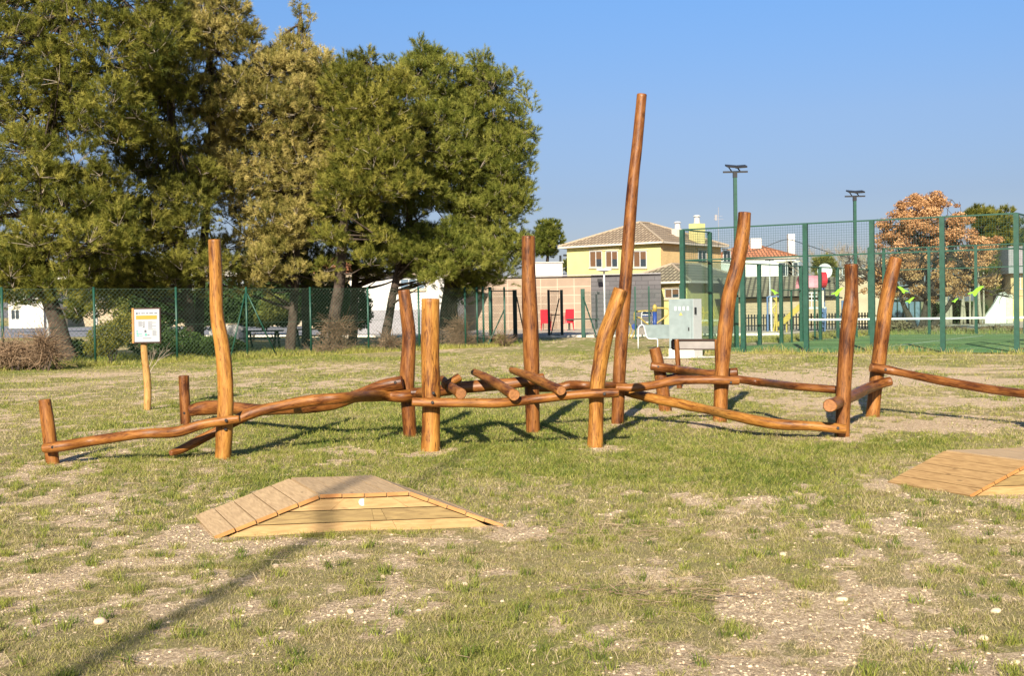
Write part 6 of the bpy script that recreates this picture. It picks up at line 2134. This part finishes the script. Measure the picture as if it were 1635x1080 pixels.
# tufts growing against the ramps and post feet
fx, fy = [], []
for c0_, n_ in ((G(343, 863), 34), (G(1549, 796), 20)):
    for _ in range(n_):
        t_ = rng.random() * 1.95
        fx.append(c0_.x + rU.x * t_ - rW.x * .035); fy.append(c0_.y + rU.y * t_ - .035 - .02 * rng.random())
for px_, py_ in ((84, 742), (356, 735), (655, 701), (688, 724), (851, 692), (950, 718), (986, 680), (1150, 677), (1345, 701), (1394, 669), (1062, 660)):
    g_ = G(px_, py_)
    for _ in range(7):
        an = rng.random() * 6.28
        fx.append(g_.x + .14 * math.cos(an)); fy.append(g_.y + .1 + .14 * math.sin(an))
fx, fy = np.array(fx), np.array(fy)
k = 26
bx_, by_ = np.repeat(fx, k) + rng.normal(size=len(fx) * k) * .025, np.repeat(fy, k) - abs(rng.normal(size=len(fx) * k)) * .02
v, f, t_ = blades(bx_, by_, .02 + .06 * rng.random(len(bx_)) ** 1.5, .0025 + .002 * rng.random(len(bx_)), .4 + .9 * rng.random(len(bx_)), np.clip(np.repeat(.1 + .7 * rng.random(len(fx)), k), 0, 1))
GV.append(v); GF.append(f + off); GT.append(t_); off += len(v)
# weeds along the fence, court edge and post feet
def strip(A, B, n, wdt, h0, h1, t0, t1):
    global off
    t_ = rng.random(n)
    x = A.x + (B.x - A.x) * t_ + rng.normal(size=n) * wdt
    y = A.y + (B.y - A.y) * t_ + rng.normal(size=n) * wdt
    cl_ = vnoise(x * 1.1, y * 1.1, 5)
    kp = rng.random(n) < cl_ * 1.3
    x, y, cl_ = x[kp], y[kp], cl_[kp]
    m = len(x)
    v, f, tt = blades(x, y, (h0 + (h1 - h0) * rng.random(m) ** 1.6) * (.4 + cl_), .012 + .008 * rng.random(m), .3 + .7 * rng.random(m), np.clip(t0 + (t1 - t0) * rng.random(m), 0, 1))
    GV.append(v); GF.append(f + off); GT.append(tt); off += len(v)


strip(fA - fd * 3, fA + fd * 20, 22000, .35, .06, .28, .12, .7)
strip(fA + Vector((-3, 3, 0)), fA + fd * 20 + Vector((0, 3, 0)), 16000, 1.2, .08, .3, .0, .35)
strip(cA - cu * .3 - cv * .25, cA + cu * 12 - cv * .3, 3600, .14, .04, .34, .25, .9)
strip(cA - cu * .3 - cv * .5, cA + cu * 12 - cv * .6, 5000, .3, .03, .12, .2, .8)
strip(Vector((18, 56, 0)), Vector((34, 46, 0)), 9000, 1.4, .08, .35, .3, .9)
strip(Vector((9, 47, 0)), Vector((18, 57, 0)), 7000, 1.2, .06, .22, .2, .7)
tag(np_mesh("grass", np.concatenate(GV), np.concatenate(GF), M['grass'], attrs={"tone": np.concatenate(GT)}), kind="stuff")

# dry stalks lying about
x, y = scatter(9000, 4.4, 16)
kp = outside_ramps(x, y) & (rng.random(len(x)) < .25 + .9 * fbm(x, y, 1.3, 3, 44))
x, y = x[kp], y[kp]
n = len(x)
th = rng.random(n) * 6.28
Ls = .03 + .12 * rng.random(n) ** 2
z = gz(x, y)
segs = np.stack([np.stack([x, y, z + .006 + .02 * rng.random(n)], 1), np.stack([x + np.cos(th) * Ls, y + np.sin(th) * Ls, z + .008 + .04 * rng.random(n) ** 2], 1)], 1)
v, f = wires_np(segs, .0014)
tag(np_mesh("dry_straw", v, f, M['twig'], attrs={"tone": np.repeat(.35 + .65 * rng.random(n), 6)}), kind="stuff")
# matted heap of old stalks in the right foreground
for (px, py, w_, lab, sd_) in ((1060, 950, .34, "flattened heap of grey dead stalks in the near right grass", 1), (960, 850, .40, "spread heap of straw coloured stalks right of the ramp toe", 2)):
    c_ = gpt(px, py)
    rg = np.random.default_rng(sd_)
    k = 130
    a = np.array([c_.x, c_.y, 0]) + rg.normal(size=(k, 3)) * np.array([w_, w_ * .45, 0])
    a[:, 2] = gz(a[:, 0], a[:, 1]) + .004 + .035 * rg.random(k)
    an = rg.normal(size=k) * 1.5
    L2 = .05 + .13 * rg.random(k)
    b_ = a + np.stack([np.cos(an) * L2, np.sin(an) * L2 * .7, rg.normal(size=k) * .022], 1)
    b_[:, 2] = np.maximum(b_[:, 2], .004)
    v, f = wires_np(np.stack([a, b_], 1), .0017)
    o = np_mesh("dead_stalk_heap", v, f, M['twig'], loc=(c_.x, c_.y, 0), attrs={"tone": np.repeat(.45 + .15 * (sd_ - 1) + .5 * rg.random(k), 6)})
    tag(o, lab, "dead stalks", kind="stuff")


# stones
def rock_template():
    import bmesh
    bm = bmesh.new()
    bmesh.ops.create_icosphere(bm, subdivisions=1, radius=1)
    v = np.array([tuple(q.co) for q in bm.verts])
    f = np.array([[q.index for q in fc.verts] for fc in bm.faces])
    bm.free()
    return v, f


rv, rf = rock_template()


def stones(x, y, s):
    n = len(x)
    k = len(rv)
    jit = 1 + rng.normal(size=(n, k, 1)) * .16
    v = rv[None] * jit
    sc = np.stack([1 + .35 * rng.random(n), .75 + .3 * rng.random(n), .45 + .3 * rng.random(n)], 1)[:, None] * s[:, None, None]
    v = v * sc
    a = rng.random(n) * 6.28
    ca, sa = np.cos(a)[:, None], np.sin(a)[:, None]
    X = v[..., 0] * ca - v[..., 1] * sa
    Y = v[..., 0] * sa + v[..., 1] * ca
    v = np.stack([X + x[:, None], Y + y[:, None], v[..., 2] + (gz(x, y) + s * .02)[:, None]], -1)
    f = (rf[None] + (np.arange(n) * k)[:, None, None]).reshape(-1, 3)
    return v.reshape(-1, 3), f


x, y = scatter(120000, 4.3, 14)
s_ = soil_field(x, y)
kp = outside_ramps(x, y) & (rng.random(len(x)) < np.clip(.04 + .9 * s_ ** 1.3, 0, 1) * np.where(y < 9.5, 1, .4))
x, y = x[kp], y[kp]
v, f = stones(x, y, .0025 + .010 * rng.random(len(x)) ** 3.2)
tag(np_mesh("gravel", v, f, M['stone']), kind="stuff")
x, y = scatter(1100, 4.3, 15)
kp = outside_ramps(x, y) & (rng.random(len(x)) < .2 + .8 * soil_field(x, y)) & (rng.random(len(x)) < np.where(y < 9, 1, .4))
x, y = x[kp], y[kp]
v, f = stones(x, y, .008 + .011 * rng.random(len(x)) ** 2.2)
tag(np_mesh("pebbles", v, f, M['stone'], smooth=False), kind="stuff")
big = [(160, 989, 14, "pale stone in the near left corner of the grass"), (742, 930, 9, "round pale stone below the ramp"), (1590, 973, 11, "roundest pale stone near the right edge"), (1345, 953, 13, "pale angular stone in the stony patch"),
       (1568, 1014, 12, "flat pale stone low at the right"), (1249, 885, 8, "small pale stone above the stony patch"), (1530, 817, 8, "lone pale stone below the right ramp"), (536, 783, 0, ""), (1020, 893, 5, "tiny pale stone left of the dead stalk heap"),
       (440, 905, 8, "white stone below the ramp toe, left of its shadow"), (560, 975, 9, "pale flat stone between tufts in the lower middle"), (1620, 1055, 13, "pale stone cut by the lower right corner")]
rm_v, rm_f = rv, rf
for (px, py, w_, lab) in big:
    if not w_:
        continue
    g = gpt(px, py + w_ * .4)
    s_ = w_ * g.y / FPX
    v = rm_v * (1 + rng.normal(size=(len(rv), 1)) * .22) * np.array([1, .85, .62]) * s_
    v = v + np.array([g.x, g.y, float(gz(np.array([g.x]), np.array([g.y]))[0]) + s_ * .25])
    o = np_mesh("stone", v, rm_f, M['stone'], loc=(g.x, g.y, 0), smooth=False)
    sm = o.modifiers.new("round", 'SUBSURF'); sm.levels = sm.render_levels = 2
    tag(o, lab, "stone", "larger loose stones in the grass")
